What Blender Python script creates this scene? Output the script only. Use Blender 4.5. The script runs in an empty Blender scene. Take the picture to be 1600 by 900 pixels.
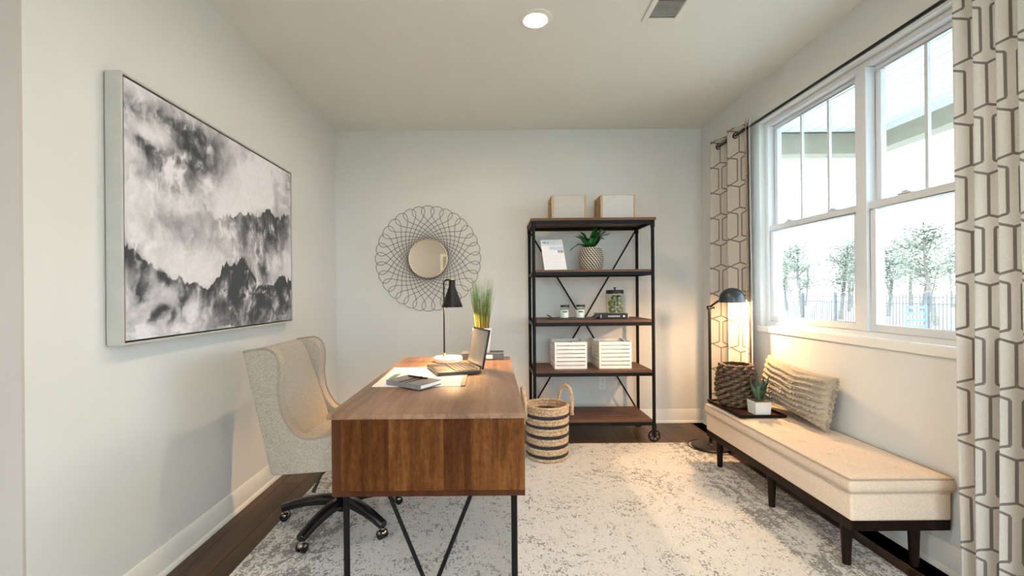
import bpy, bmesh, math, random
import numpy as np
from mathutils import Vector, Matrix

random.seed(7)
rng = np.random.default_rng(11)
SC = bpy.context.scene
C = SC.collection
PI = math.pi

# ------------------------------------------------------------------ camera
EYE = 1.22
cam_d = bpy.data.cameras.new('camera')
cam_d.sensor_width = 36.0
cam_d.lens = 36.0 * 700 / 1600
cam_d.shift_x = 30 / 1600
cam_d.shift_y = 8 / 1600
cam_d.clip_start = 0.02
cam = bpy.data.objects.new('camera', cam_d)
C.objects.link(cam)
cam.location = (0, 0, EYE)
ROLL = 0.0087
# looks along +Y; a small roll as in the photograph
cam.matrix_world = Matrix.Translation((0, 0, EYE)) @ Matrix.Rotation(PI / 2, 4, 'X') @ Matrix.Rotation(-ROLL, 4, 'Z')
SC.camera = cam

# ------------------------------------------------------------------ world, exposure
w = bpy.data.worlds.new('hazy_sky')
SC.world = w
w.use_nodes = True
bg = w.node_tree.nodes['Background']
bg.inputs[0].default_value = (0.76, 0.885, 1.0, 1)
bg.inputs[1].default_value = 6.8
SC.view_settings.view_transform = 'Standard'
SC.view_settings.look = 'None'
SC.view_settings.gamma = 1.0
SC.view_settings.use_curve_mapping = False
SC.view_settings.exposure = 0.85
WARM = (1.0, 0.60, 0.28)
P_DESK, P_FLOOR, L_CAN = 26.0, 24.0, 260.0

# ------------------------------------------------------------------ node helpers
class X:
    """a value in a node tree that understands arithmetic"""
    def __init__(s, nt, sock): s.nt, s.k = nt, sock
    def op(s, name, o=None, o2=None):
        n = s.nt.nodes.new('ShaderNodeMath'); n.operation = name
        for i, v in enumerate((s, o, o2)):
            if v is None: continue
            if isinstance(v, X): s.nt.links.new(v.k, n.inputs[i])
            else: n.inputs[i].default_value = v
        return X(s.nt, n.outputs[0])
    def __add__(s, o): return s.op('ADD', o)
    def __sub__(s, o): return s.op('SUBTRACT', o)
    def __mul__(s, o): return s.op('MULTIPLY', o)
    def __truediv__(s, o): return s.op('DIVIDE', o)
    def abs(s): return s.op('ABSOLUTE')
    def floor(s): return s.op('FLOOR')
    def sin(s): return s.op('SINE')
    def lt(s, o): return s.op('LESS_THAN', o)
    def gt(s, o): return s.op('GREATER_THAN', o)
    def min(s, o): return s.op('MINIMUM', o)
    def max(s, o): return s.op('MAXIMUM', o)
    def mod2(s): return s.op('FLOORED_MODULO', 2.0)
    def step(s, a, b):
        n = s.nt.nodes.new('ShaderNodeMapRange'); n.interpolation_type = 'SMOOTHSTEP'
        s.nt.links.new(s.k, n.inputs[0]); n.inputs[1].default_value = a; n.inputs[2].default_value = b
        return X(s.nt, n.outputs[0])

def new_mat(name):
    m = bpy.data.materials.new(name); m.use_nodes = True
    nt = m.node_tree
    return m, nt, nt.nodes['Principled BSDF']

def coords(nt, kind='Object', scale=(1, 1, 1), loc=None):
    tc = nt.nodes.new('ShaderNodeTexCoord'); mp = nt.nodes.new('ShaderNodeMapping')
    nt.links.new(tc.outputs[kind], mp.inputs[0]); mp.inputs['Scale'].default_value = scale
    if loc is not None: nt.links.new(loc, mp.inputs['Location'])
    return mp.outputs[0]

def noise(nt, vec, scale=5, detail=4, rough=.5, dist=0):
    n = nt.nodes.new('ShaderNodeTexNoise'); nt.links.new(vec, n.inputs['Vector'])
    n.inputs['Scale'].default_value = scale; n.inputs['Detail'].default_value = detail
    n.inputs['Roughness'].default_value = rough; n.inputs['Distortion'].default_value = dist
    return X(nt, n.outputs[0])

def mixc(nt, fac, a, b):
    n = nt.nodes.new('ShaderNodeMix'); n.data_type = 'RGBA'
    if isinstance(fac, X): nt.links.new(fac.k, n.inputs[0])
    else: n.inputs[0].default_value = fac
    for i, v in ((6, a), (7, b)):
        if isinstance(v, tuple): n.inputs[i].default_value = (*v[:3], 1)
        else: nt.links.new(v, n.inputs[i])
    return n.outputs[2]

def ramp(nt, fac, stops):
    n = nt.nodes.new('ShaderNodeValToRGB'); nt.links.new(fac.k, n.inputs[0])
    el = n.color_ramp.elements
    while len(el) < len(stops): el.new(.5)
    for e, (p, c) in zip(el, stops): e.position = p; e.color = (*c, 1)
    return n.outputs[0]

def bump(nt, b, height, strength=.3, dist=.01):
    n = nt.nodes.new('ShaderNodeBump'); n.inputs['Strength'].default_value = strength
    n.inputs['Distance'].default_value = dist
    nt.links.new(height.k, n.inputs['Height']); nt.links.new(n.outputs[0], b.inputs['Normal'])

def plain(name, col, rough=.5, metal=0.0, var=.06, vs=12, bs=0.0, bscale=150, spec=.5):
    m, nt, b = new_mat(name)
    v = coords(nt)
    n = noise(nt, v, vs, 4)
    lo = tuple(c * (1 - var) for c in col); hi = tuple(min(1, c * (1 + var)) for c in col)
    nt.links.new(mixc(nt, n.step(.3, .7), lo, hi), b.inputs['Base Color'])
    b.inputs['Roughness'].default_value = rough; b.inputs['Metallic'].default_value = metal
    b.inputs['Specular IOR Level'].default_value = spec
    if bs: bump(nt, b, noise(nt, v, bscale, 3), bs, .003)
    return m

def fabric(name, col, var=.22, s=420, bs=.35):
    m, nt, b = new_mat(name)
    v = coords(nt)
    a = noise(nt, coords(nt, scale=(1, 1, .35)), s, 2); c = noise(nt, coords(nt, scale=(.35, .35, 1)), s, 2)
    f = (a + c) * .5
    lo = tuple(x * (1 - var) for x in col); hi = tuple(min(1, x * (1 + var)) for x in col)
    nt.links.new(mixc(nt, f.step(.38, .62), lo, hi), b.inputs['Base Color'])
    b.inputs['Roughness'].default_value = .92; b.inputs['Specular IOR Level'].default_value = .15
    b.inputs['Sheen Weight'].default_value = .15
    bump(nt, b, f, bs, .003)
    return m

def wood(name, dark, mid, light, axis='Y', fine=26, stretch=.06, band=0.0, rough=.45, rnd=False, bandaxis=0, streak=.6, spec=.4, bandmix=.36, mott=0.0):
    m, nt, b = new_mat(name)
    sc = [1, 1, 1]; sc['XYZ'.index(axis)] = stretch
    loc = None
    oi = None
    if rnd:
        oi = nt.nodes.new('ShaderNodeObjectInfo')
        cmb = nt.nodes.new('ShaderNodeCombineXYZ')
        r = X(nt, oi.outputs['Random'])
        nt.links.new((r * 37.0).k, cmb.inputs[0]); nt.links.new((r * 91.0).k, cmb.inputs[1]); nt.links.new((r * 53.0).k, cmb.inputs[2])
        loc = cmb.outputs[0]
    v = coords(nt, scale=tuple(sc), loc=loc)
    g = noise(nt, v, fine, 8, .65, .6)
    tone = g
    if band:
        tc = nt.nodes.new('ShaderNodeTexCoord'); sp = nt.nodes.new('ShaderNodeSeparateXYZ')
        nt.links.new(tc.outputs['Object'], sp.inputs[0])
        k = (X(nt, sp.outputs[bandaxis]) / band + 3.37).floor()
        wn = nt.nodes.new('ShaderNodeTexWhiteNoise'); wn.noise_dimensions = '1D'
        nt.links.new(k.k, wn.inputs['W'])
        tone = g * (1.08 - bandmix) + X(nt, wn.outputs[0]) * bandmix - .04
    if rnd:
        tone = tone * .75 + X(nt, oi.outputs['Random']) * .25
    s2 = [c * 1 for c in sc]; 
    fl = noise(nt, coords(nt, scale=tuple(s2), loc=loc), fine * 4.5, 5, .7)
    if mott: tone = tone + (noise(nt, coords(nt, scale=(1, 1, .45), loc=loc), 70, 5, .7) - .5) * mott + (noise(nt, coords(nt, scale=(1, 1, .5), loc=loc), 7, 3, .6) - .5) * mott * .8
    col = ramp(nt, tone, [(.28, dark), (.5, mid), (.74, light)])
    dk = fl.step(.60, .72) * streak
    col = mixc(nt, dk, col, tuple(c * .35 for c in dark))
    nt.links.new(col, b.inputs['Base Color'])
    b.inputs['Roughness'].default_value = rough; b.inputs['Specular IOR Level'].default_value = spec
    bump(nt, b, fl, .12, .002)
    return m

def glass(name, tint=(.97, .99, .98), fac=.06):
    m = bpy.data.materials.new(name); m.use_nodes = True; nt = m.node_tree
    nt.nodes.clear()
    o = nt.nodes.new('ShaderNodeOutputMaterial'); t = nt.nodes.new('ShaderNodeBsdfTransparent'); t.inputs[0].default_value = (*tint, 1)
    g = nt.nodes.new('ShaderNodeBsdfGlossy'); g.inputs['Roughness'].default_value = .02
    lw = nt.nodes.new('ShaderNodeLayerWeight'); lw.inputs[0].default_value = .5
    f = nt.nodes.new('ShaderNodeMapRange'); nt.links.new(X(nt, lw.outputs['Facing']).op('POWER', 4.0).k, f.inputs[0])
    f.inputs[3].default_value = .03; f.inputs[4].default_value = .7
    mx = nt.nodes.new('ShaderNodeMixShader')
    nt.links.new(f.outputs[0], mx.inputs[0]); nt.links.new(t.outputs[0], mx.inputs[1]); nt.links.new(g.outputs[0], mx.inputs[2])
    nt.links.new(mx.outputs[0], o.inputs[0])
    return m

def glow(name, col, strength):
    m, nt, b = new_mat(name)
    b.inputs['Base Color'].default_value = (.9, .9, .9, 1)
    b.inputs['Emission Color'].default_value = (*col, 1); b.inputs['Emission Strength'].default_value = strength
    return m

# ------------------------------------------------------------------ mesh helpers
class MB:
    def __init__(s): s.v = []; s.f = []
    def add(s, vs, fs):
        o = len(s.v); s.v += [tuple(p) for p in vs]; s.f += [tuple(i + o for i in f) for f in fs]; return s
    def box(s, x0, x1, y0, y1, z0, z1, M=None):
        vs = [(x, y, z) for x in (x0, x1) for y in (y0, y1) for z in (z0, z1)]
        if M is not None: vs = [M @ Vector(p) for p in vs]
        return s.add(vs, [(0, 1, 3, 2), (4, 6, 7, 5), (0, 4, 5, 1), (2, 3, 7, 6), (0, 2, 6, 4), (1, 5, 7, 3)])
    def hexa(s, lo, hi):     # two loops of equal length, bottom and top
        n = len(lo)
        return s.add(list(lo) + list(hi), [tuple(range(n))[::-1], tuple(range(n, 2 * n))] + [(i, (i + 1) % n, n + (i + 1) % n, n + i) for i in range(n)])
    def prism(s, poly, plane, a, b):
        f = {'xz': lambda p, t: (p[0], t, p[1]), 'yz': lambda p, t: (t, p[0], p[1]), 'xy': lambda p, t: (p[0], p[1], t)}[plane]
        return s.hexa([f(p, a) for p in poly], [f(p, b) for p in poly])
    def tube(s, pts, r, n=8, closed=False, caps=True):
        pts = [Vector(p) for p in pts]; m = len(pts)
        rs = r if isinstance(r, (list, tuple)) else [r] * m
        rings = []; ref = None
        for i, p in enumerate(pts):
            if closed: t = pts[(i + 1) % m] - pts[i - 1]
            else: t = pts[min(i + 1, m - 1)] - pts[max(i - 1, 0)]
            t.normalize()
            if ref is None:
                ref = Vector((0, 0, 1)) if abs(t.z) < .9 else Vector((1, 0, 0))
            a = ref - t * ref.dot(t)
            if a.length < 1e-6: a = t.orthogonal()
            a.normalize(); ref = a; b = t.cross(a)
            rings.append([p + (a * math.cos(2 * PI * k / n) + b * math.sin(2 * PI * k / n)) * rs[i] for k in range(n)])
        vs = [q for R in rings for q in R]; fs = []
        for i in range(m if closed else m - 1):
            j = (i + 1) % m
            for k in range(n):
                fs.append((i * n + k, i * n + (k + 1) % n, j * n + (k + 1) % n, j * n + k))
        if caps and not closed:
            fs.append(tuple(range(n))[::-1]); fs.append(tuple(range((m - 1) * n, m * n)))
        return s.add(vs, fs)
    def lathe(s, prof, cx, cy, n=24, fn=None, close=False):
        vs = []; fs = []
        m = len(prof)
        for i, (r, z) in enumerate(prof):
            for k in range(n):
                a = 2 * PI * k / n; rr = r if fn is None else fn(r, a, z, i)
                vs.append((cx + rr * math.cos(a), cy + rr * math.sin(a), z))
        for i in range(m if close else m - 1):
            j = (i + 1) % m
            for k in range(n):
                fs.append((i * n + k, i * n + (k + 1) % n, j * n + (k + 1) % n, j * n + k))
        if not close:
            if prof[0][0] > 1e-6: fs.append(tuple(range(n))[::-1])
            if prof[-1][0] > 1e-6: fs.append(tuple(range((m - 1) * n, m * n)))
        return s.add(vs, fs)
    def ball(s, c, r, n=12, sx=1, sy=1, sz=1):
        m = n // 2 + 1
        prof = [(max(1e-7, math.sin(PI * i / m)), -math.cos(PI * i / m)) for i in range(m + 1)]
        o = len(s.v); s.lathe(prof, 0, 0, n)
        for i in range(o, len(s.v)):
            p = s.v[i]; s.v[i] = (c[0] + p[0] * r * sx, c[1] + p[1] * r * sy, c[2] + p[2] * r * sz)
        return s
    def grid(s, fn, nu, nv, wrap_u=False):
        vs = [fn(i / nu, j / nv) for j in range(nv + 1) for i in range(nu + 1)]
        fs = [(j * (nu + 1) + i, j * (nu + 1) + i + 1, (j + 1) * (nu + 1) + i + 1, (j + 1) * (nu + 1) + i) for j in range(nv) for i in range(nu)]
        return s.add(vs, fs)
    def sweep(s, pts, ws, hs):   # rectangular bar, width horizontal
        pts = [Vector(p) for p in pts]; loops = []
        for i, p in enumerate(pts):
            t = (pts[min(i + 1, len(pts) - 1)] - pts[max(i - 1, 0)]).normalized()
            side = t.cross(Vector((0, 0, 1))).normalized(); up = side.cross(t)
            w_, h_ = ws[i] / 2, hs[i] / 2
            c_ = .35
            loops.append([p + side * (-w_) + up * (-h_), p + side * w_ + up * (-h_), p + side * w_ + up * h_ * c_, p + side * w_ * .55 + up * h_, p - side * w_ * .55 + up * h_, p - side * w_ + up * h_ * c_])
        n = 6; vs = [q for L in loops for q in L]; fs = [tuple(range(n))[::-1], tuple(range(len(vs) - n, len(vs)))]
        for i in range(len(loops) - 1):
            for k in range(n): fs.append((i * n + k, i * n + (k + 1) % n, (i + 1) * n + (k + 1) % n, (i + 1) * n + k))
        return s.add(vs, fs)

def origin(o):
    v = Vector((0, 0, 0))
    while o is not None: v += o.location; o = o.parent
    return v

def make_mesh(name, mb, mat, off, smooth, bev, segs=2):
    me = bpy.data.meshes.new(name)
    me.from_pydata([(p[0] - off.x, p[1] - off.y, p[2] - off.z) for p in mb.v], [], mb.f)
    bm = bmesh.new(); bm.from_mesh(me)
    bmesh.ops.remove_doubles(bm, verts=bm.verts, dist=1e-6)
    bmesh.ops.recalc_face_normals(bm, faces=bm.faces)
    if bev:
        es = [e for e in bm.edges if len(e.link_faces) == 2 and e.calc_face_angle(0) > math.radians(35)]
        bmesh.ops.bevel(bm, geom=es, offset=bev, segments=segs, profile=.5, affect='EDGES', clamp_overlap=True)
    if smooth:
        for f in bm.faces: f.smooth = True
        if smooth != 'all':
            for e in bm.edges:
                if len(e.link_faces) == 2 and e.calc_face_angle(0) > math.radians(42): e.smooth = False
    bm.to_mesh(me); bm.free()
    if mat: me.materials.append(mat)
    return me

def tag(o, label, cat, group=None):
    o['label'] = label; o['category'] = cat
    if group: o['group'] = group
    return o

def thing(name, label, cat, loc, group=None):
    o = bpy.data.objects.new(name, None); C.objects.link(o); o.location = loc
    o.empty_display_size = .05
    return tag(o, label, cat, group)

def part(name, mb, mat, parent, smooth=False, bev=0, label=None, segs=2):
    o = bpy.data.objects.new(name, make_mesh(name, mb, mat, origin(parent), smooth, bev, segs)); C.objects.link(o)
    o.parent = parent
    if label: o['label'] = label
    return o

def again(src, parent, loc=(0, 0, 0), rot=None):   # same mesh once more, as another part
    o = src.copy(); C.objects.link(o); o.parent = parent; o.location = loc
    if rot is not None: o.rotation_euler = rot
    return o

def solo(name, label, cat, mb, mat, loc, smooth=False, bev=0, group=None, segs=2):
    o = bpy.data.objects.new(name, make_mesh(name, mb, mat, Vector(loc), smooth, bev, segs)); C.objects.link(o); o.location = loc
    return tag(o, label, cat, group)

def struct(name, mb, mat, smooth=False, bev=0, parent=None):
    o = bpy.data.objects.new(name, make_mesh(name, mb, mat, origin(parent) if parent else Vector((0, 0, 0)), smooth, bev)); C.objects.link(o)
    if parent: o.parent = parent
    else: o['kind'] = 'structure'
    return o

def copy_tree(o, parent=None, loc=None):
    c = o.copy(); C.objects.link(c); c.parent = parent
    if loc is not None: c.location = loc
    for ch in list(o.children): copy_tree(ch, c)
    return c

def arc(cx, cy, r, a0, a1, n):
    return [(cx + r * math.cos(a0 + (a1 - a0) * i / n), cy + r * math.sin(a0 + (a1 - a0) * i / n)) for i in range(n + 1)]

def crom(ps, n=6):
    ps = [Vector(p) for p in ps]; out = []
    for i in range(len(ps) - 1):
        p0, p1, p2, p3 = ps[max(i - 1, 0)], ps[i], ps[i + 1], ps[min(i + 2, len(ps) - 1)]
        for k in range(n):
            t = k / n
            out.append(.5 * ((2 * p1) + (p2 - p0) * t + (2 * p0 - 5 * p1 + 4 * p2 - p3) * t * t + (3 * p1 - p0 - 3 * p2 + p3) * t ** 3))
    out.append(ps[-1]); return out

# ------------------------------------------------------------------ materials
WALL = plain('wall_paint', (.70, .698, .675), .75, var=.015, vs=2, bs=.05, bscale=300, spec=.25)
CEIL = plain('ceiling_paint', (.77, .772, .725), .85, var=.012, vs=2, bs=.05, bscale=250, spec=.2)
TRIM = plain('white_trim_paint', (.80, .79, .75), .4, var=.01)
VINYL = plain('white_vinyl', (.72, .745, .78), .35, var=.01)
BLACK = plain('black_iron', (.009, .009, .010), .45, .2, var=.2, spec=.15)
BLACKM = plain('black_enamel', (.008, .008, .009), .38, .0, var=.1, spec=.35)
BLACKPL = plain('black_gloss_plastic', (.008, .008, .011), .22, var=.1)
CHROME = plain('antique_chrome', (.55, .5, .44), .2, 1.0)
BRASS = plain('brass', (.78, .55, .27), .28, 1.0)
DESKW = wood('desk_wood_top', (.12, .062, .034), (.24, .135, .080), (.34, .21, .135), 'Y', 26, .06, .15, .36, bandaxis=0, bandmix=.16, mott=.32, streak=.85)
DESKE = wood('desk_wood_end', (.045, .0125, .003), (.092, .031, .0075), (.19, .075, .02), 'Z', 30, .07, .105, .55, bandaxis=0, streak=.7, bandmix=.26, spec=.08, mott=.42)
DESKD = wood('desk_wood_edge', (.035, .012, .005), (.06, .022, .009), (.085, .034, .014), 'Z', 16, .08, 0, .55, spec=.08)
SHELFW = wood('shelf_wood', (.05, .02, .010), (.105, .045, .023), (.17, .08, .044), 'X', 16, .07, 0, .5)
FLOORW = wood('floor_wood', (.022, .010, .005), (.066, .031, .015), (.13, .066, .034), 'Y', 14, .07, 0, .38, rnd=True, streak=.45)
DARKW = plain('espresso_wood', (.013, .007, .005), .38, var=.25, vs=25, spec=.12)
TRAYW = wood('tray_wood', (.05, .022, .012), (.11, .05, .026), (.17, .085, .045), 'Y', 20, .08, 0, .4)
BOXW = wood('box_light_wood', (.30, .17, .08), (.46, .29, .15), (.58, .40, .23), 'Z', 18, .1, 0, .6)
LINEN = fabric('chair_linen', (.38, .335, .28))
CHPIPE = fabric('chair_piping', (.30, .26, .215), .1)
BENCHF = fabric('bench_linen', (.72, .575, .445), .10)
BENCHP = fabric('bench_piping', (.46, .355, .265), .1)
GREYLIN = fabric('grey_linen', (.47, .45, .42), .12)
LINING = fabric('curtain_lining', (.86, .86, .85), .05)
JUTE = fabric('jute', (.56, .39, .24), .35, 150, .9)
NAVY = fabric('navy_jute', (.035, .033, .042), .35, 150, .9)
WICKER = plain('wicker', (.12, .072, .042), .7, var=.6, vs=40, bs=.5, bscale=120)
PILLOWF = fabric('pillow_cloth', (.38, .325, .25), .16, 260, .6)
WHITE = plain('white_paint', (.82, .81, .78), .5, var=.02)
CERAM = plain('white_ceramic', (.80, .79, .75), .3, var=.03)
MARBLE = plain('white_marble', (.80, .74, .66), .3, var=.10, vs=14)
PAPER = plain('paper', (.82, .80, .78), .8, var=.02)
PAGES = plain('book_pages', (.82, .82, .86), .8, var=.06, vs=200)
SLATE = plain('slate', (.05, .052, .058), .6, var=.3, vs=60, bs=.4)
GREY = plain('grey_cover', (.21, .20, .21), .6, var=.12, vs=60)
GREYBL = plain('blue_grey_cover', (.075, .085, .10), .5, var=.1)
DKBROWN = plain('brown_leather', (.16, .11, .075), .5, var=.15, vs=50)
LEAFD = plain('glossy_leaf', (.025, .13, .032), .3, var=.5, vs=14)
LEAFM = plain('succulent_leaf', (.05, .09, .052), .4, var=.5, vs=40)
FRUIT = plain('green_fruit', (.13, .14, .022), .45, var=.45, vs=25)
SILVER = plain('silver_frame', (.56, .565, .54), .35, .35, var=.04)
GLASS = glass('window_glass')
LOWE = glass('low_emissivity_glass', (.78, .81, .825))
JARG = glass('jar_glass', (.93, .96, .95))
WIRE = plain('bronze_wire', (.11, .085, .065), .4, .6)
GOLDR = plain('champagne_rim', (.55, .47, .36), .35, .7)
m_, nt_, b_ = new_mat('mirror_glass'); b_.inputs['Base Color'].default_value = (.74, .75, .71, 1); b_.inputs['Metallic'].default_value = 1; b_.inputs['Roughness'].default_value = .02
MIRROR = m_
BRONZE = plain('dark_bronze', (.035, .026, .022), .35, .4, var=.2)
DOME = plain('slate_blue_enamel', (.035, .045, .055), .32, .3, var=.1)
CONCR = plain('pale_concrete', (.42, .42, .41), .9, var=.06)
LAWN = plain('winter_lawn', (.40, .40, .33), .95, var=.2, vs=3)
BEAMP = plain('beam_paint', (.33, .305, .245), .6, var=.02)
SOFFIT = plain('porch_ceiling_paint', (.72, .72, .71), .6, var=.02)
BARK = plain('bark', (.20, .17, .14), .9, var=.3)
FOLI = plain('tree_leaves', (.27, .275, .21), .8, var=.5, vs=1.5)
FENCE = plain('fence_metal', (.10, .10, .10), .5, var=.1)
BLUEM = plain('blue_painted_metal', (.16, .20, .27), .6)

# painting: colours computed per vertex from ridges and washes
CANVAS, nt_, b_ = new_mat('painted_canvas')
at = nt_.nodes.new('ShaderNodeVertexColor'); at.layer_name = 'paint'
nt_.links.new(at.outputs[0], b_.inputs['Base Color']); b_.inputs['Roughness'].default_value = .55
b_.inputs['Specular IOR Level'].default_value = .3

# rug
RUG, nt_, b_ = new_mat('distressed_rug')
tc_ = nt_.nodes.new('ShaderNodeTexCoord'); sp_ = nt_.nodes.new('ShaderNodeSeparateXYZ'); nt_.links.new(tc_.outputs['Object'], sp_.inputs[0])
rx, ry = X(nt_, sp_.outputs[0]), X(nt_, sp_.outputs[1])
vv = coords(nt_)
big = noise(nt_, vv, 2.6, 3, .55, 1.6)
dash = noise(nt_, coords(nt_, scale=(1, .42, 1)), 120, 2, .5, .4)
dash2 = noise(nt_, coords(nt_, scale=(.5, 1, 1)), 105, 2, .5, .6)
vo = nt_.nodes.new('ShaderNodeTexVoronoi'); nt_.links.new(vv, vo.inputs['Vector']); vo.inputs['Scale'].default_value = 2.3
vo.inputs['Randomness'].default_value = .55
wob = noise(nt_, vv, 9, 3)
rings = ((X(nt_, vo.outputs['Distance']) * 42.0 + wob * 7.0).sin()) * .5 + .5
edge = rx.abs().step(1.02, 1.10)
lines = ((rx * 88.0).sin() * .5 + .5) * edge
f_ = dash.max(dash2 - .02) + (big - .5) * .44 + (rings - .5) * .08 + lines * .07 + edge * .05
ink = f_.step(.605, .67)
base_ = mixc(nt_, noise(nt_, vv, 130, 2).step(.3, .7), (.63, .62, .605), (.73, .722, .71))
nt_.links.new(mixc(nt_, ink * .80, base_, (.175, .165, .165)), b_.inputs['Base Color'])
b_.inputs['Roughness'].default_value = .95; b_.inputs['Specular IOR Level'].default_value = .1
bump(nt_, b_, noise(nt_, vv, 420, 2) + f_ * .6, .5, .004)

# curtain: trellis of tall hexagons and flat diamonds in brown lines
def curtain_mat(name, W=.16, P=.21, h=.028, g=.016, lw=.0047):
    m, nt, b = new_mat(name)
    tc = nt.nodes.new('ShaderNodeTexCoord'); sp = nt.nodes.new('ShaderNodeSeparateXYZ'); nt.links.new(tc.outputs['UV'], sp.inputs[0])
    u, v = X(nt, sp.outputs[0]), X(nt, sp.outputs[1])
    k = (u / W + .5).floor(); ad = (u - k * W).abs()
    j = (v / P + .5).floor(); dv = (v - j * P).abs()
    par = ((v / P).floor() + k).mod2().gt(.5)          # 1: double line in this bay
    f = ((ad * (2 / W) + dv * (1 / h) - 1.0).abs()) * (1 / math.sqrt((2 / W) ** 2 + (1 / h) ** 2))
    tip = par * ad.lt(g - .002)
    d1 = f + tip
    dl = (ad - par * g).abs()
    inside = (dv - (ad * (-2 / W) + 1.0) * h).lt(0.0)
    d2 = dl + inside
    line = d1.min(d2).lt(lw)
    slub = noise(nt, coords(nt, 'UV', (6, 1, 1)), 120, 3)
    slub2 = noise(nt, coords(nt, 'UV', (1, 6, 1)), 120, 3)
    cloth = mixc(nt, ((slub + slub2) * .5).step(.35, .65), (.70, .645, .58), (.80, .75, .685))
    nt.links.new(mixc(nt, line * .88, cloth, (.20, .165, .15)), b.inputs['Base Color'])
    b.inputs['Roughness'].default_value = .9; b.inputs['Specular IOR Level'].default_value = .15
    bump(nt, b, slub + slub2, .2, .002)
    out = nt.nodes['Material Output']; tr = nt.nodes.new('ShaderNodeBsdfTranslucent')
    nt.links.new(b.inputs['Base Color'].links[0].from_socket, tr.inputs[0])
    mx = nt.nodes.new('ShaderNodeMixShader'); mx.inputs[0].default_value = .34
    nt.links.new(b.outputs[0], mx.inputs[1]); nt.links.new(tr.outputs[0], mx.inputs[2]); nt.links.new(mx.outputs[0], out.inputs[0])
    return m
CURT = curtain_mat('trellis_curtain')
CURT2 = curtain_mat('trellis_curtain_close', W=.149)

# ================================================================== THE SETTING
XL, XR, YB, ZC = -1.46, 1.957, 4.18, 2.74
XF, YF = -3.3, -1.7          # entry hall behind the camera
WY0, WY1, WZ0, WZ1 = 1.57, 3.275, .968, 2.442
XO = 2.12                    # outer face of the window wall

fl = struct('floor', MB().box(XF, XR, YF, YB, -.12, -.006), plain('subfloor', (.03, .018, .012), .8))
pw = .128
pl0 = struct('floor_plank', MB().box(0, pw - .0016, 0, 1.22 - .0016, -.014, 0), FLOORW, bev=.0012, parent=fl)
first = True
ncol = int((XR - XF) / pw) + 1
k = 0
for i in range(ncol):
    x = XF + i * pw
    if x + pw > XR + .001: x = XR - pw
    off = random.random() * 1.22
    y = YF - off
    while y < YB - .02:
        # planks in sight keep their length; the ends are trimmed at the walls
        if x < -1.75 and y > 1.4: y += 1.22; continue
        a, bb = max(y, YF), min(y + 1.22, YB)
        if bb - a > 1.21 and y >= YF:
            if first: o = pl0; first = False
            else: o = again(pl0, fl)
            o.location = (x, y, 0)
        elif bb - a > .03:
            o = struct('floor_plank', MB().box(x, x + pw - .0016, a, bb - .0016, -.014, 0), FLOORW, bev=.0012, parent=fl)
        y += 1.22

struct('ceiling', MB().box(XF, XR + .02, YF, YB + .02, ZC, ZC + .15), CEIL)
struct('wall_back', MB().box(XL - .14, XO, YB, YB + .14, -.1, ZC + .1), WALL)
struct('wall_left', MB().box(XL - .14, XL, 1.395, YB, -.005, ZC), WALL)
wr = MB()
wr.box(XR, XO, YF, WY0, -.1, ZC).box(XR, XO, WY1, YB, -.1, ZC).box(XR, XO, WY0, WY1, -.1, WZ0 - .0305).box(XR, XO, WY0, WY1, WZ1, ZC)
struct('wall_right', wr, WALL)
HALL_DIM = plain('hall_dimming_tone', (.52, .475, .44), .75, var=.015, vs=2, spec=.25)  # darker tone that puts shade into the colour of the over-lit wall end
struct('wall_end_dim_slab', MB().box(XL - .14, XL, 1.385, 1.3948, -.005, ZC), HALL_DIM)  # thin slab added over the wall end to carry the darker tone
# entry hall behind the camera
FX0, FX1, FZ1 = -.18, 1.5, 2.45
wf = MB().box(XF, FX0, YF - .14, YF, -.1, ZC).box(FX1, XO, YF - .14, YF, -.1, ZC).box(FX0, FX1, YF - .14, YF, FZ1, ZC).box(FX0, FX1, YF - .14, YF, -.1, .12)
struct('wall_front', wf, HALL_DIM)
def front_door():
    d = bpy.data.objects.new('door_1', None); C.objects.link(d); d.location = (-.70, YF, 0); d['kind'] = 'structure'
    tan = plain('tan_door_paint', (.46, .36, .25), .5)
    a, b = -1.10, -.30
    part('door_frame', MB().box(a - .06, a, YF, YF + .02, 0, 2.10).box(b, b + .06, YF, YF + .02, 0, 2.10).box(a, b, YF, YF + .02, 2.04, 2.10), TRIM, d)
    lf = part('door_leaf', MB().box(a + .002, b - .002, YF + .001, YF + .014, .005, 2.038), tan, d)
    for z0, z1 in ((.15, .95), (1.1, 1.9)):
        for x0 in (a + .08, a + .43): part('door_panel', MB().box(x0, x0 + .29, YF + .0142, YF + .022, z0, z1), tan, lf, bev=.006)
    part('door_knob', MB().ball((b - .06, YF + .05, 1.0), .028, 12).tube([(b - .06, YF + .014, 1.0), (b - .06, YF + .05, 1.0)], .01, 8), BRASS, lf, smooth='all')
front_door()
HY0, HY1 = -1.55, -.35
struct('wall_hall', MB().box(XF - .14, XF, YF, HY0, -.1, ZC).box(XF - .14, XF, HY1, 1.535, -.1, ZC).box(XF - .14, XF, HY0, HY1, FZ1, ZC).box(XF - .14, XF, HY0, HY1, -.1, .12).box(XF, XL - .14, 1.395, 1.535, -.1, ZC), HALL_DIM)
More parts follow.
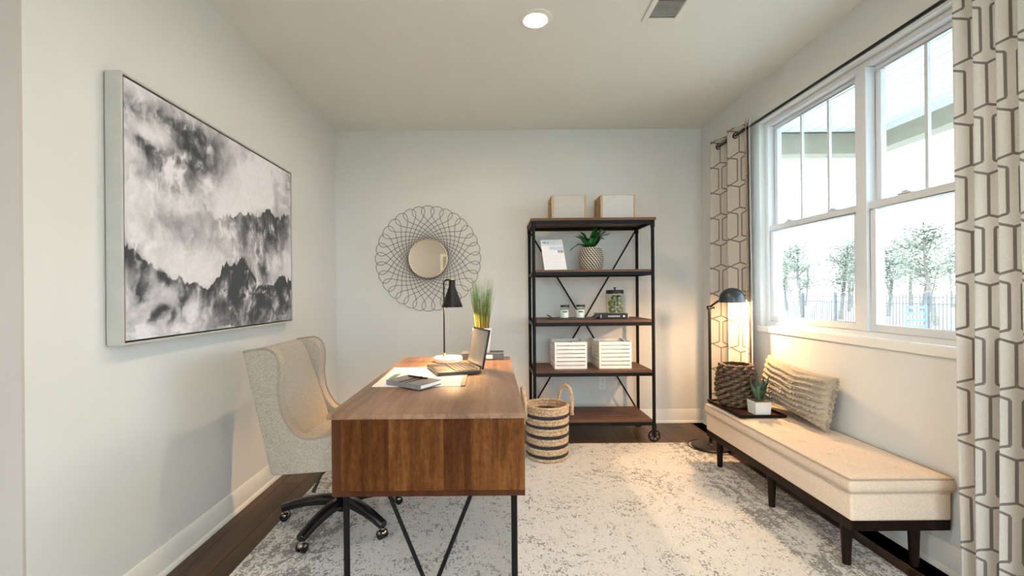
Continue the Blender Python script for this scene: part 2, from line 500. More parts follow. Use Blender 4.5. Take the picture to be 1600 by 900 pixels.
def fill_win_hall():  # unseen side window, added as fill light for bench, curtains and window wall
    w3 = bpy.data.objects.new('fill_window_hall', None); C.objects.link(w3); w3.location = (XF, HY0, 0); w3['kind'] = 'structure'
    f = MB(); t = .05; n = 2; a, b2 = XF - .1, XF - .04; L = (HY1 - HY0 - t) / n
    f.box(a, b2, HY0, HY1, .12, .12 + t).box(a, b2, HY0, HY1, FZ1 - t, FZ1)
    for i in range(n + 1): f.box(a, b2, HY0 + i * L, HY0 + i * L + t, .12 + t, FZ1 - t)
    part('frame', f, VINYL, w3)
    for i in range(n): part('pane', MB().box(XF - .072, XF - .068, HY0 + i * L + t, HY0 + (i + 1) * L, .12 + t, FZ1 - t), GLASS, w3)
fill_win_hall()
def fill_win_front():  # unseen front window, added for soft frontal fill light
    w2 = bpy.data.objects.new('fill_window_front', None); C.objects.link(w2); w2.location = (FX0, YF, 0); w2['kind'] = 'structure'
    f = MB(); t = .05
    f.box(FX0, FX1, YF - .1, YF - .04, .12, .12 + t).box(FX0, FX1, YF - .1, YF - .04, FZ1 - t, FZ1)
    for x in (FX0, (FX0 + FX1) / 2 - t / 2, FX1 - t): f.box(x, x + t, YF - .1, YF - .04, .12 + t, FZ1 - t)
    part('frame', f, VINYL, w2)
    for a, b2 in ((FX0 + t, (FX0 + FX1) / 2 - t / 2), ((FX0 + FX1) / 2 + t / 2, FX1 - t)):
        part('pane', MB().box(a, b2, YF - .072, YF - .068, .12 + t, FZ1 - t), GLASS, w2)
fill_win_front()

def baseboard(name, p0, p1, inward):
    # profile: flat board with a stepped cap and a quarter-round shoe
    prof = [(0, 0), (.024, 0), (.024, .012), (.018, .02), (.013, .024), (.013, .095), (.010, .102), (.009, .116), (.004, .124), (0, .125)]
    d = (Vector(p1) - Vector(p0)); n = Vector(inward)
    lo = [Vector(p0) + n * a + Vector((0, 0, z)) for a, z in prof]
    hi = [Vector(p1) + n * a + Vector((0, 0, z)) for a, z in prof]
    struct(name, MB().hexa(lo, hi), TRIM, smooth=True)
baseboard('baseboard_back', (XL + .024, YB, 0), (XR - .024, YB, 0), (0, -1, 0))
baseboard('baseboard_left', (XL, 1.395, 0), (XL, YB, 0), (1, 0, 0))
baseboard('baseboard_right', (XR, YF, 0), (XR, YB, 0), (-1, 0, 0))

# ---- the twin window
def window():
    w1 = bpy.data.objects.new('window_1', None); C.objects.link(w1); w1.location = (XR, (WY0 + WY1) / 2, WZ0); w1['kind'] = 'structure'
    xi, xo = 2.0, 2.09
    ym = (WY0 + WY1) / 2
    part('sill', MB().box(XR - .012, XR - .0008, WY0 - .03, WY1 + .03, WZ0 - .043, WZ0), TRIM, w1, bev=.002)
    part('sill', MB().box(XR - .0005, xi - .0005, WY0 + .001, WY1 - .001, WZ0 - .03, WZ0), TRIM, w1)
    f = MB(); t = .032
    f.box(xi, xo, WY0, WY1, WZ0, WZ0 + .03).box(xi, xo, WY0, WY1, WZ1 - t, WZ1)
    f.box(xi, xo, WY0, WY0 + t, WZ0 + .03, WZ1 - t).box(xi, xo, WY1 - t, WY1, WZ0 + .03, WZ1 - t)
    f.box(xi - .006, xo, ym - .036, ym + .036, WZ0 + .03, WZ1 - t)
    part('window_frame', f, VINYL, w1, bev=.003)
    zm = 1.665
    for a, b2 in ((WY0 + t, ym - .036), (ym + .036, WY1 - t)):
        for up in (0, 1):
            xa, xb = (2.045, 2.075) if up else (2.012, 2.042)
            z0, z1 = (zm - .018, WZ1 - t) if up else (WZ0 + .03, zm + .024)
            s = MB(); st = .034
            rb, rt = (.036, .03) if up else (.04, .042)
            s.box(xa, xb, a, b2, z0, z0 + rb).box(xa, xb, a, b2, z1 - rt, z1).box(xa, xb, a, a + st, z0 + rb, z1 - rt).box(xa, xb, b2 - st, b2, z0 + rb, z1 - rt)
            so = part('sash', s, VINYL, w1, bev=.003)
            part('pane', MB().box((xa + xb) / 2 - .002, (xa + xb) / 2 + .002, a + st - .004, b2 - st + .004, z0 + rb - .004, z1 - rt + .004), LOWE, so)
            if up:
                for q in (1, 2):
                    y = a + st + (b2 - a - 2 * st) * q / 3
                    part('muntin', MB().box((xa + xb) / 2 - .008, (xa + xb) / 2 + .008, y - .008, y + .008, z0 + rb, z1 - rt), VINYL, so)
            else:
                for q in (.25, .75):
                    y = a + (b2 - a) * q
                    part('sash_lock', MB().box(xa - .004, xb, y - .035, y + .035, z1, z1 + .008).box(xa + .002, xb - .004, y - .016, y + .016, z1 + .008, z1 + .018), VINYL, so, bev=.003)
                yv = b2 - st + .006
                for zz in (WZ0 + .2, zm - .12):
                    pass
window()

# ---- porch and garden beyond the glass
PZ = 2.76
pf = struct('porch_floor', MB().box(XO, 3.9, -4, 4.5, -.3, -.12), CONCR)
pc = struct('porch_ceiling', MB().box(XO, 3.9, -4, 4.6, PZ + .02, PZ + .08), SOFFIT)
b0 = None
for i in range(13):
    x = XO + .004 + i * .1215
    if b0 is None: b0 = part('ceiling_board', MB().box(XO + .004, XO + .004 + .115, -4, 4.36, PZ, PZ + .02), SOFFIT, pc, bev=.004)
    else: again(b0, pc, (x - XO - .004, 0, 0))
struct('porch_beam', MB().box(3.7, 3.86, -4, 4.56, 2.56, PZ).box(XO, 3.7, 4.4, 4.56, 2.56, PZ), BEAMP)
struct('porch_column', MB().box(3.72, 3.84, 4.42, 4.54, -.12, 2.56), VINYL)
struct('trim_1', MB().box(3.69, 3.70, -4, 4.39, PZ - .05, PZ - .001), SOFFIT)
struct('roof', MB().box(XF - .4, 4.1, YF - .5, 4.9, PZ + .2, PZ + .35), CONCR)
lw_ = MB().box(-40, 60, -40, 70, -.5, -.3)
struct('lawn', lw_, LAWN)

fe = thing('picket_fence', 'black metal picket fence along the far edge of the lawn outside the window', 'fence', (13, 16, -.3))
pk = MB()
y = 8.0
while y < 26:
    pk.box(12.99, 13.01, y - .009, y + .009, -.28, 1.08); y += .115
po = part('picket', pk, FENCE, fe); po['kind'] = 'stuff'
for z in (-.14, .78, .98): part('rail', MB().box(12.982, 13.018, 8, 26, z - .018, z + .018), FENCE, fe)
y = 8.0; p0 = None
while y <= 26.01:
    if p0 is None: p0 = part('post', MB().box(12.96, 13.04, 7.96, 8.04, -.3, 1.14), FENCE, fe)
    else: again(p0, fe, (0, y - 8.0, 0))
    y += 1.8

gc = thing('garden_chair', 'blue slat-backed garden chair standing on the lawn before the fence', 'chair', (10.4, 11.2, -.3))
for z in (.30, .46, .62, .78): part('slat', MB().box(10.2, 10.62, 11.0, 11.03, z - .035, z + .035), BLUEM, gc)
part('seat', MB().box(10.2, 10.62, 11.05, 11.5, .1, .14), BLUEM, gc)
for x in (10.17, 10.65):
    part('leg', MB().box(x - .02, x + .02, 11.0, 11.04, -.3, .84), BLUEM, gc); part('leg', MB().box(x - .02, x + .02, 11.46, 11.5, -.3, .14), BLUEM, gc)

tree_names = ['bare branched tree behind the fence in line with the bookshelf-side pane', 'tall thin-leaved tree farther back behind the picket fence']
def tree(x, y, h, label, seed):
    r = random.Random(seed)
    t = thing('tree', label, 'tree', (x, y, -.3), 'trees beyond the fence')
    tr = MB(); top = Vector((x + r.uniform(-.4, .4), y + r.uniform(-.4, .4), h * .75))
    base = Vector((x, y, -.3)); mid = base.lerp(top, .5) + Vector((r.uniform(-.2, .2), r.uniform(-.2, .2), 0))
    tr.tube([base, mid, top], [.11, .08, .03], 6)
    part('trunk', tr, BARK, t)
    br = MB(); lf = MB()
    for k in range(26):
        f = r.uniform(.3, 1); s = base.lerp(top, f)
        d = Vector((r.uniform(-1, 1), r.uniform(-1, 1), r.uniform(.1, .9))).normalized() * r.uniform(.6, 1.9) * (1.25 - f * .6)
        e = s + d
        br.tube([s, s + d * .5 + Vector((0, 0, .08)), e], [.03, .02, .008], 4)
        for q in range(3):
            e2 = s + d * r.uniform(.4, 1) ; d2 = Vector((r.uniform(-1, 1), r.uniform(-1, 1), r.uniform(-.3, .8))) * .6
            br.tube([e2, e2 + d2], [.012, .004], 3)
            for l in range(46):
                c = e2 + d2 * r.uniform(.2, 1.1) + Vector((r.gauss(0, .26), r.gauss(0, .26), r.gauss(0, .22)))
                a = Vector((r.gauss(0, 1), r.gauss(0, 1), r.gauss(0, 1))).normalized() * .06; b2 = a.orthogonal().normalized() * .04
                lf.add([c - a, c + b2, c + a, c - b2], [(0, 1, 2, 3)])
    o = part('branches', br, BARK, t); o['kind'] = 'stuff'
    o = part('foliage', lf, FOLI, t); o['kind'] = 'stuff'
for i, (x, y, h, lb) in enumerate([
    (20, 29, 5.2, 'leafy tree beyond the fence, in the middle of the pane nearer the floor lamp'),
    (22, 33.5, 4.8, 'tree beyond the fence, close to the window jamb above the floor lamp'),
    (18, 23.2, 4.6, 'tree beyond the fence just on the floor-lamp side of the window mullion'),
    (18.5, 18.7, 5.4, 'dense tree beyond the fence, in the pane nearer the large front curtain'),
    (22.6, 25.6, 4.6, 'tree beyond the fence, first past the mullion, behind the blue garden chair'),
    (24, 22.6, 5.8, 'tall tree beyond the fence, cut by the edge of the large front curtain'),
    (25, 31.5, 5.8, 'distant tree beyond the fence showing in the gap beside the mullion'),
    (26, 27.9, 5.8, 'distant tree standing between two nearer trees in the front-curtain pane')]
    + [(xx, yy, 6.2, 'pale distant tree in the hazy row at the far edge of the lawn') for xx, yy in ((30, 43), (31, 48), (30, 37.5), (36, 40.5), (31, 32.4), (38, 37))]):
    tree(x, y, h, lb, 40 + i)

# ================================================================== RUG
RX0, RX1, RY0, RY1 = -1.15, 1.745, -.1, 3.588
rc = ((RX0 + RX1) / 2, (RY0 + RY1) / 2, .0005)
solo('area_rug', 'cream and grey distressed patterned area rug on the dark wood floor', 'rug',
     MB().box(RX0, RX1, RY0, RY1, .0005, .012), RUG, rc, bev=.004)
RT = .0125

# ================================================================== DESK
DX0, DX1, DY0, DY1, DZ = -.638, .119, 1.705, 3.235, .762
dk = thing('writing_desk', 'brown wood writing desk with black metal legs standing on the rug', 'desk', ((DX0 + DX1) / 2, (DY0 + DY1) / 2, RT))
part('desktop', MB().box(DX0, DX1, DY0, DY1, DZ - .02, DZ), DESKW, dk, bev=.002)
BZ = .447
bx0 = DX0 + .018
part('end_panel', MB().box(bx0 + .034, DX1 - .002, DY0 + .006, DY0 + .024, BZ + .02, DZ - .0205), DESKE, dk)
part('end_stile', MB().box(bx0, bx0 + .0335, DY0 + .004, DY0 + .024, BZ, DZ - .0205), DESKD, dk, label='dark narrow corner stile')
part('end_rail', MB().box(bx0 + .034, DX1 - .002, DY0 + .004, DY0 + .024, BZ, BZ + .0195), DESKD, dk)
part('end_panel', MB().box(bx0, DX1 - .002, DY1 - .024, DY1 - .006, BZ, DZ - .0205), DESKE, dk)
part('back_panel', MB().box(DX1 - .020, DX1 - .002, DY0 + .0245, DY1 - .0245, BZ, DZ - .0205), DESKE, dk)
part('bottom_panel', MB().box(bx0 + .02, DX1 - .021, DY0 + .025, DY1 - .025, BZ, BZ + .016), DESKD, dk)
n = 3; L = (DY1 - DY0 - .06) / n
for i in range(n):
    y0 = DY0 + .03 + i * L
    d = part('drawer', MB().box(bx0, bx0 + .018, y0 + .003, y0 + L - .003, BZ + .004, DZ - .025), DESKD, dk, bev=.001)
    part('handle', MB().tube([(bx0, y0 + L / 2 - .06, .62), (bx0 - .012, y0 + L / 2 - .055, .62), (bx0 - .012, y0 + L / 2 + .055, .62), (bx0, y0 + L / 2 + .06, .62)], .004, 6), BLACKM, d)
for ye, sgn in ((DY0 + .085, 1), (DY1 - .085, -1)):
    for x in (-.592, .078):
        part('leg', MB().tube([(x, ye, RT), (x, ye, BZ)], .0125, 12), BLACK, dk, smooth=True)
    part('brace', MB().tube([(-.262, ye, .026), (-.432, ye, BZ)], .0085, 10), BLACK, dk, smooth=True)
    part('brace', MB().tube([(-.252, ye, .026), (-.082, ye, BZ)], .0085, 10), BLACK, dk, smooth=True)
    part('foot_rail', MB().tube([(-.592, ye, .024), (.078, ye, .024)], .0085, 10), BLACK, dk, smooth=True)

# ---- on the desk
T = DZ + .0005
pd = thing('desk_blotter', 'white paper blotter with a brown leather edge strip lying on the desk', 'blotter', (-.37, 2.48, T))
pe = [(-.60, 2.208), (-.162, 2.206), (-.170, 2.765), (-.610, 2.768)]
part('paper_sheets', MB().prism(pe, 'xy', T, T + .003), PAPER, pd)
part('edge_strip', MB().prism([(-.1615, 2.206), (-.140, 2.206), (-.148, 2.765), (-.1695, 2.765)], 'xy', T, T + .005), DKBROWN, pd, bev=.001)
part('green_tab', MB().prism([(-.565, 2.40), (-.535, 2.40), (-.522, 2.54), (-.556, 2.54)], 'xy', T + .0032, T + .0045), plain('green_paper', (.12, .28, .22), .7), pd)
T2 = T + .0052
A, B, Cc = Vector((-.538, 2.245)), Vector((-.346, 2.100)), Vector((-.262, 2.238))
Dd = A + Cc - B
nb = thing('planner', 'closed grey planner with two dark elastic straps lying on the blotter', 'notebook', ((A.x + Cc.x) / 2, (A.y + Cc.y) / 2, T2))
def quad(a, b, c, d, z0, z1): return MB().hexa([(*p, z0) for p in (a, b, c, d)], [(*p, z1) for p in (a, b, c, d)])
def lerp2(p, q, t): return (p[0] + (q[0] - p[0]) * t, p[1] + (q[1] - p[1]) * t)
part('cover', quad(A, B, Cc, Dd, T2, T2 + .003), GREY, nb)
part('cover', quad(A, B, Cc, Dd, T2 + .019, T2 + .023), GREY, nb, bev=.001)
spn = [A, B, lerp2(B, Cc, .05), lerp2(A, Dd, .05)]
part('spine', quad(*spn, T2 + .003, T2 + .019), GREY, nb)
i1, i2, i3, i4 = lerp2(lerp2(A, Dd, .052), lerp2(B, Cc, .052), .02), lerp2(lerp2(A, Dd, .052), lerp2(B, Cc, .052), .98), lerp2(lerp2(A, Dd, .96), lerp2(B, Cc, .96), .98), lerp2(lerp2(A, Dd, .96), lerp2(B, Cc, .96), .02)
part('pages', quad(i1, i2, i3, i4, T2 + .0032, T2 + .0188), PAGES, nb)
for t in (.42, .58):
    e1, e2 = lerp2(A, B, t - .03), lerp2(A, B, t + .03); g1, g2 = lerp2(Dd, Cc, t - .03), lerp2(Dd, Cc, t + .03)
    part('strap', quad(e1, e2, g2, g1, T2 + .0232, T2 + .0244), BLACKM, nb, label='dark elastic strap')
pen = MB().tube([(-.437, 2.31, T2 + .0296), (-.37, 2.262, T2 + .0296), (-.33, 2.233, T2 + .0296)], [.0045, .005, .003], 8)
solo('pen', 'black pen lying on top of the grey planner', 'pen', pen, BLACKM, (-.39, 2.275, T2 + .0246), smooth=True)

F_, R_, L_ = Vector((-.306, 2.457)), Vector((-.067, 2.534)), Vector((-.408, 2.749)); B_ = R_ + L_ - F_
T3 = T2
lp = thing('laptop', 'open laptop on the desk, its screen turned towards the armchair', 'laptop', ((F_.x + B_.x) / 2, (F_.y + B_.y) / 2, T3))
def on(s, t): return lerp2(lerp2(F_, R_, s), lerp2(L_, B_, s), t)   # s towards hinge, t along the front edge
DKALU = plain('laptop_graphite', (.05, .048, .047), .35, .4, var=.05)
part('base', quad(on(0, 0), on(1, 0), on(1, 1), on(0, 1), T3, T3 + .017), DKALU, lp, bev=.002)
part('keyboard_deck', quad(on(.42, .05), on(.93, .05), on(.93, .95), on(.42, .95), T3 + .0172, T3 + .0182), BLACKPL, lp)
kk = MB()
for a in range(5):
    for c in range(13):
        s0 = .435 + a * .096; t0 = .065 + c * .067
        kk.hexa([(*p, T3 + .0183) for p in (on(s0, t0), on(s0 + .08, t0), on(s0 + .08, t0 + .055), on(s0, t0 + .055))], [(*p, T3 + .0198) for p in (on(s0, t0), on(s0 + .08, t0), on(s0 + .08, t0 + .055), on(s0, t0 + .055))])
o = part('keys', kk, plain('key_plastic', (.05, .05, .055), .4), lp); o['kind'] = 'stuff'
part('touchpad', quad(on(.07, .34), on(.36, .34), on(.36, .66), on(.07, .66), T3 + .0172, T3 + .0178), plain('touchpad', (.22, .21, .2), .3), lp)
hd = (B_ - R_).normalized(); out = Vector((-hd.y, hd.x)); 
if out.dot(R_ - F_) < 0: out = -out
def scr(t, h, d):
    # t along hinge, h up the lid, d outward thickness (away from the typist)
    tilt = math.radians(11); p = R_.lerp(B_, t)
    q = Vector((p.x, p.y, T3 + .016)) + Vector((out.x * math.sin(tilt), out.y * math.sin(tilt), math.cos(tilt))) * h + Vector((out.x * math.cos(tilt), out.y * math.cos(tilt), -math.sin(tilt))) * (d + .003)
    return q
def lidbox(t0, t1, h0, h1, d0, d1): return MB().hexa([scr(t0, h0, d0), scr(t1, h0, d0), scr(t1, h0, d1), scr(t0, h0, d1)], [scr(t0, h1, d0), scr(t1, h1, d0), scr(t1, h1, d1), scr(t0, h1, d1)])
part('lid', lidbox(0, 1, .006, .232, 0, .009), BLACKPL, lp, bev=.0015)
part('display', lidbox(.04, .96, .022, .22, -.0012, -.0004), plain('display_glass', (.42, .38, .33), .18, .55), lp, label='pale reflective display')
part('hinge', MB().tube([scr(.15, 0, .002), scr(.85, 0, .002)], .006, 8), DKALU, lp)

lx, ly = -.318, 3.02
dl = thing('desk_lamp', 'slim black cone-shade desk lamp on a round marble base', 'lamp', (lx, ly, T))
LB = T
part('base', MB().lathe([(.001, LB), (.094, LB), (.098, LB + .004), (.098, LB + .026), (.092, LB + .032), (.001, LB + .032)], lx + .012, ly, 40), MARBLE, dl, smooth=True, label='round white marble base')
part('collar', MB().lathe([(.001, LB + .032), (.012, LB + .032), (.011, LB + .05), (.007, LB + .058), (.001, LB + .058)], lx - .012, ly, 16), BRASS, dl, smooth=True, label='brass collar')
px_ = lx - .012
pts = [(px_, ly, LB + .058), (px_, ly, 1.29)] + [(px_ + .022 - .022 * math.cos(a), ly, 1.29 + .022 * math.sin(a)) for a in (PI / 6, PI / 3, PI / 2)] + [(px_ + .05, ly, 1.314)]
part('stem', MB().tube(pts, .0055, 10), BLACKM, dl, smooth=True)
sx = px_ + .055
part('shade', MB().lathe([(.020, 1.312), (.021, 1.31), (.0215, 1.268), (.072, 1.128), (.070, 1.128), (.0195, 1.267), (.019, 1.309)], sx, ly, 36, close=True), BLACKM, dl, smooth=True)
part('shade_cap', MB().lathe([(.001, 1.3125), (.019, 1.3125), (.019, 1.316), (.004, 1.318), (.004, 1.326), (.001, 1.328)], sx, ly, 16), BRASS, dl, smooth=True, label='small brass cap')
part('bulb', MB().ball((sx, ly, 1.205), .018, 10), glow('warm_bulb', WARM, 40), dl, smooth=True)
def lamp(name, parent, loc, power, size, col=WARM):
    d = bpy.data.lights.new(name, 'POINT'); d.energy = power; d.color = col; d.shadow_soft_size = size
    o = bpy.data.objects.new(name, d); C.objects.link(o); o.parent = parent; o.location = Vector(loc) - origin(parent); return o
lamp('bulb_light', dl, (sx, ly, 1.168), P_DESK, .014, (1.0, .60, .28))

bk = thing('thick_book', 'thick blue-grey book under the potted grass at the desk end', 'book', (-.075, 3.13, T))
bk0 = T
part('cover', MB().box(-.215, .072, 3.06, 3.215, bk0, bk0 + .004).box(-.215, .072, 3.06, 3.215, bk0 + .042, bk0 + .046).box(-.215, .072, 3.06, 3.066, bk0 + .004, bk0 + .042), GREYBL, bk, bev=.001)
part('pages', MB().box(-.21, .067, 3.068, 3.21, bk0 + .0042, bk0 + .0418), PAGES, bk)
part('spine_label', MB().box(-.05, -.005, 3.0588, 3.0598, bk0 + .01, bk0 + .036), PAPER, bk, label='pale label on the spine')
gz = bk0 + .0465
gp = thing('potted_grass', 'tall green grass in a white ceramic pot on the thick book', 'plant', (-.078, 3.135, gz))
part('pot', MB().lathe([(.001, gz), (.052, gz), (.055, gz + .004), (.066, gz + .165), (.064, gz + .168), (.058, gz + .166), (.05, gz + .14), (.001, gz + .14)], -.078, 3.135, 32), CERAM, gp, smooth=True)
gb = MB(); r = random.Random(3)
for k in range(190):
    a = r.uniform(0, 2 * PI); q = .045 * math.sqrt(r.random()); bx, by = -.078 + q * math.cos(a), 3.135 + q * math.sin(a)
    hh = r.uniform(.25, .40); ln = r.uniform(.0, .055); a2 = a + r.uniform(-.6, .6); wv = r.uniform(.0018, .0035); ww = r.uniform(0, PI)
    pr = []
    for s in range(5):
        t = s / 4; c = Vector((bx + ln * math.cos(a2) * t ** 1.7 + .3 * q * math.cos(a) * t, min(by + ln * math.sin(a2) * t ** 1.7, 3.21), gz + .14 + hh * t))
        wd = wv * (1 - t * .85); d = Vector((math.cos(ww), math.sin(ww), 0)) * wd; pr += [c - d, c + d]
    gb.add(pr, [(2 * s, 2 * s + 1, 2 * s + 3, 2 * s + 2) for s in range(4)])
GM, nt_, b_ = new_mat('grass_blade')
tc_ = nt_.nodes.new('ShaderNodeTexCoord'); sp_ = nt_.nodes.new('ShaderNodeSeparateXYZ'); nt_.links.new(tc_.outputs['Object'], sp_.inputs[0])
hz = X(nt_, sp_.outputs[2]) + (noise(nt_, coords(nt_), 60, 2) - .5) * .25
nt_.links.new(ramp(nt_, (hz - .14) * 2.4, [(.05, (.20, .15, .035)), (.3, (.16, .20, .04)), (.65, (.14, .26, .06)), (1.0, (.30, .38, .16))]), b_.inputs['Base Color']); b_.inputs['Roughness'].default_value = .5
o = part('grass_blades', gb, GM, gp); o['kind'] = 'stuff'

# ================================================================== ARMCHAIR
cx_, cy_ = -.81, 2.40
ch = thing('desk_chair', 'beige linen wingback armchair on a black five-star caster base beside the desk', 'chair', (cx_, cy_, RT))
edge_pts = [(-1.150, .958), (-1.068, .970), (-1.027, .965), (-1.001, .942), (-.987, .901), (-.986, .842), (-.991, .783), (-.985, .725), (-.974, .672), (-.948, .619), (-.914, .578), (-.867, .557), (-.808, .559), (-.752, .573), (-.70, .583), (-.672, .575)]
edge_pts = [(a * 1.016, 1.22 + (b - 1.22) * 1.016) for a, b in edge_pts]
sm = [tuple(p) for p in crom([(a, b, 0) for a, b in edge_pts], 4)]
sm = [(p[0], p[1]) for p in sm]
poly = sm + [(-.660, .55), (-.660, .41), (-.67, .40), (-1.03, .378), (-1.042, .385)]
CY0, CY1 = 2.085, 2.665
for a, b in ((CY0, CY0 + .07), (CY1 - .07, CY1)):
    wg = part('side_wing', MB().prism(poly, 'xz', a, b), LINEN, ch, smooth=True, bev=.012, segs=3)
    for yy in ((a + .004,) if a == CY0 else (b - .004,)):
        part('piping', MB().tube([(p[0] + .001, yy, p[1] + .002) for p in sm], .0055, 6), CHPIPE, wg, smooth=True)
bkp = [(-1.167, .950), (-1.037, .39), (-.93, .395), (-.94, .50), (-1.01, .72), (-1.07, .90), (-1.10, .954), (-1.13, .967)]
part('backrest', MB().prism(bkp, 'xz', CY0 + .071, CY1 - .071), LINEN, ch, smooth=True, bev=.016, segs=3)
part('seat_base', MB().box(-.93, -.662, CY0 + .071, CY1 - .071, .395, .455), LINEN, ch, smooth=True, bev=.01)
part('seat_cushion', MB().box(-.945, -.655, CY0 + .073, CY1 - .073, .456, .535), LINEN, ch, smooth=True, bev=.028, segs=4)
part('mechanism', MB().box(cx_ - .09, cx_ + .09, cy_ - .08, cy_ + .08, .36, .394), BLACKPL, ch, bev=.006)
part('gas_column', MB().tube([(cx_, cy_, .10), (cx_, cy_, .24), (cx_, cy_, .2401), (cx_, cy_, .36)], [.03, .03, .018, .018], 16), BLACKPL, ch, smooth=True)
part('lever', MB().tube([(cx_ + .01, cy_ - .08, .378), (-.815, 2.11, .37), (-.85, 2.10, .295)], [.004, .005, .009], 8), BLACKM, ch, smooth=True)
part('base_hub', MB().lathe([(.001, .075), (.04, .075), (.045, .09), (.045, .145), (.034, .155), (.001, .155)], cx_, cy_, 20), BLACKPL, ch, smooth=True)
for k in range(5):
    a = math.radians(-108 + 72 * k); d = Vector((math.cos(a), math.sin(a), 0)); c0 = Vector((cx_, cy_, 0))
    pts = [c0 + d * q + Vector((0, 0, z)) for q, z in ((.035, .125), (.11, .128), (.19, .118), (.26, .102), (.325, .082))]
    part('base_leg', MB().sweep(pts, [.062, .058, .052, .046, .042], [.05, .046, .042, .038, .036]), BLACKPL, ch, smooth=True, bev=.004)
    e = c0 + d * .312
    ct = part('caster', MB().lathe([(.001, .058), (.012, .058), (.012, .066), (.006, .067), (.006, .074), (.001, .074)], e.x, e.y, 12).ball((e.x, e.y, .044), .021, 12, 1.1, 1.1, .75), CHROME, ch, smooth=True)
    s = Vector((-d.y, d.x, 0))
    for q in (-1, 1):
        part('wheel', MB().tube([e + s * (q * .006) + Vector((0, 0, RT + .022)), e + s * (q * .02) + Vector((0, 0, RT + .022))], .0222, 16), BLACKPL, ct, smooth=True)

# ================================================================== SHELVING UNIT
fy, by, x0, x1 = 3.64, 4.04, .334, 1.302
sh = thing('shelving_unit', 'tall shelf rack of brown boards and black iron tube on spoked casters', 'shelf', ((x0 + x1) / 2, (fy + by) / 2, 0))
def caster(x, y, parent):
    c = part('caster', MB().tube([(x, y, .105), (x, y, .148)], .018, 12).box(x - .012, x + .012, y - .016, y - .011, .04, .112).box(x - .012, x + .012, y + .011, y + .016, .04, .112).box(x - .012, x + .012, y - .016, y + .016, .1045, .112), BLACK, parent, bev=.002)
    wm = MB()
    wm.tube([(x + .044 * math.cos(t), y, .0505 + .044 * math.sin(t)) for t in [2 * PI * i / 24 for i in range(24)]], .0062, 8, closed=True)
    wm.tube([(x, y - .01, .0505), (x, y + .01, .0505)], .011, 10)
    for i in range(6):
        t = 2 * PI * i / 6 + .26
        wm.tube([(x, y, .0505), (x + .042 * math.cos(t), y, .0505 + .042 * math.sin(t))], .0038, 6)
    part('wheel', wm, BLACK, c, smooth=True)
for x in (x0, x1):
    for y in (fy, by):
        p = part('post', MB().tube([(x, y, .148), (x, y, 1.80)], .0135, 12), BLACK, sh, smooth=True)
        caster(x, y, p)
        part('joint', MB().lathe([(.001, 1.745), (.0175, 1.745), (.0175, 1.80), (.001, 1.80)], x, y, 12), BLACK, p, smooth=True)
levels = [(.186, .022), (.587, .022), (.998, .024), (1.404, .018), (1.824, .022)]
for i, (z, th) in enumerate(levels):
    rz1 = z - th; rz0 = rz1 - .028
    a, b, c, d = (x0 + .016, x1 - .016, fy - .012, by + .012) if i < 4 else (x0 - .022, x1 + .024, fy - .018, by + .02)
    # each level is three boards laid edge to edge
    w3 = (d - c) / 3
    for q in range(3):
        part('board', MB().box(a, b, c + q * w3 + .0008, c + (q + 1) * w3 - .0008, z - th, z), SHELFW, sh, bev=.002)
    part('rail', MB().box(x0 + .012, x1 - .012, fy - .010, fy + .010, rz0, rz1), BLACK, sh, bev=.002)
    part('rail', MB().box(x0 + .012, x1 - .012, by - .010, by + .010, rz0, rz1), BLACK, sh, bev=.002)
    for x in (x0, x1): part('rail', MB().box(x - .010, x + .010, fy + .012, by - .012, rz0, rz1), BLACK, sh, bev=.002)
yb_ = by + .017
part('cross_brace', MB().tube([(x0 + .005, yb_, .16), (x1 - .005, yb_, 1.775)], .0075, 8), BLACK, sh, smooth=True)
part('cross_brace', MB().tube([(x1 - .005, yb_ + .012, .16), (x0 + .005, yb_ + .012, 1.775)], .0075, 8), BLACK, sh, smooth=True)

# ---- storage boxes on the top
def storage_box(x0, x1, y0, y1, z, h, label, lin):
    b = thing('storage_box', label, 'box', ((x0 + x1) / 2, (y0 + y1) / 2, z), 'storage boxes on top of the rack')
    t = .012; z1 = z + h
    part('front_panel', MB().box(x0 + t + .002, x1 - t - .002, y0 - .003, y0 + t, z + .004, z1 - .004), lin, b, bev=.002, label='grey linen front panel')
    part('rim', MB().box(x0 + t, x1 - t, y0 + .002, y0 + t, z1 - .0038, z1).box(x0 + t, x1 - t, y0 + .002, y0 + t, z, z + .0038), BOXW, b)
    part('back_panel', MB().box(x0 + t + .001, x1 - t - .001, y1 - t, y1, z, z1), lin, b)
    part('bottom_panel', MB().box(x0 + t + .001, x1 - t - .001, y0 + t + .001, y1 - t - .001, z, z + .008), BOXW, b)
    ym = (y0 + y1) / 2
    for xa in (x0, x1 - t):
        m = MB(); hz0, hz1, hw = z1 - .065, z1 - .04, .045
        m.box(xa, xa + t, y0, y1, z, hz0).box(xa, xa + t, y0, y1, hz1, z1).box(xa, xa + t, y0, ym - hw, hz0, hz1).box(xa, xa + t, ym + hw, y1, hz0, hz1)
        part('side_panel', m, BOXW, b, label='light wood side panel with a hand slot')
GL2 = fabric('pale_grey_linen', (.54, .53, .51), .1)
storage_box(.497, .785, 3.745, 3.985, 1.8245, .207, 'taupe linen-fronted box on the rack top, over the leaning brochure', GREYLIN)
storage_box(.908, 1.197, 3.745, 3.985, 1.8245, .207, 'pale grey linen-fronted box on the rack top, nearer the window', GL2)

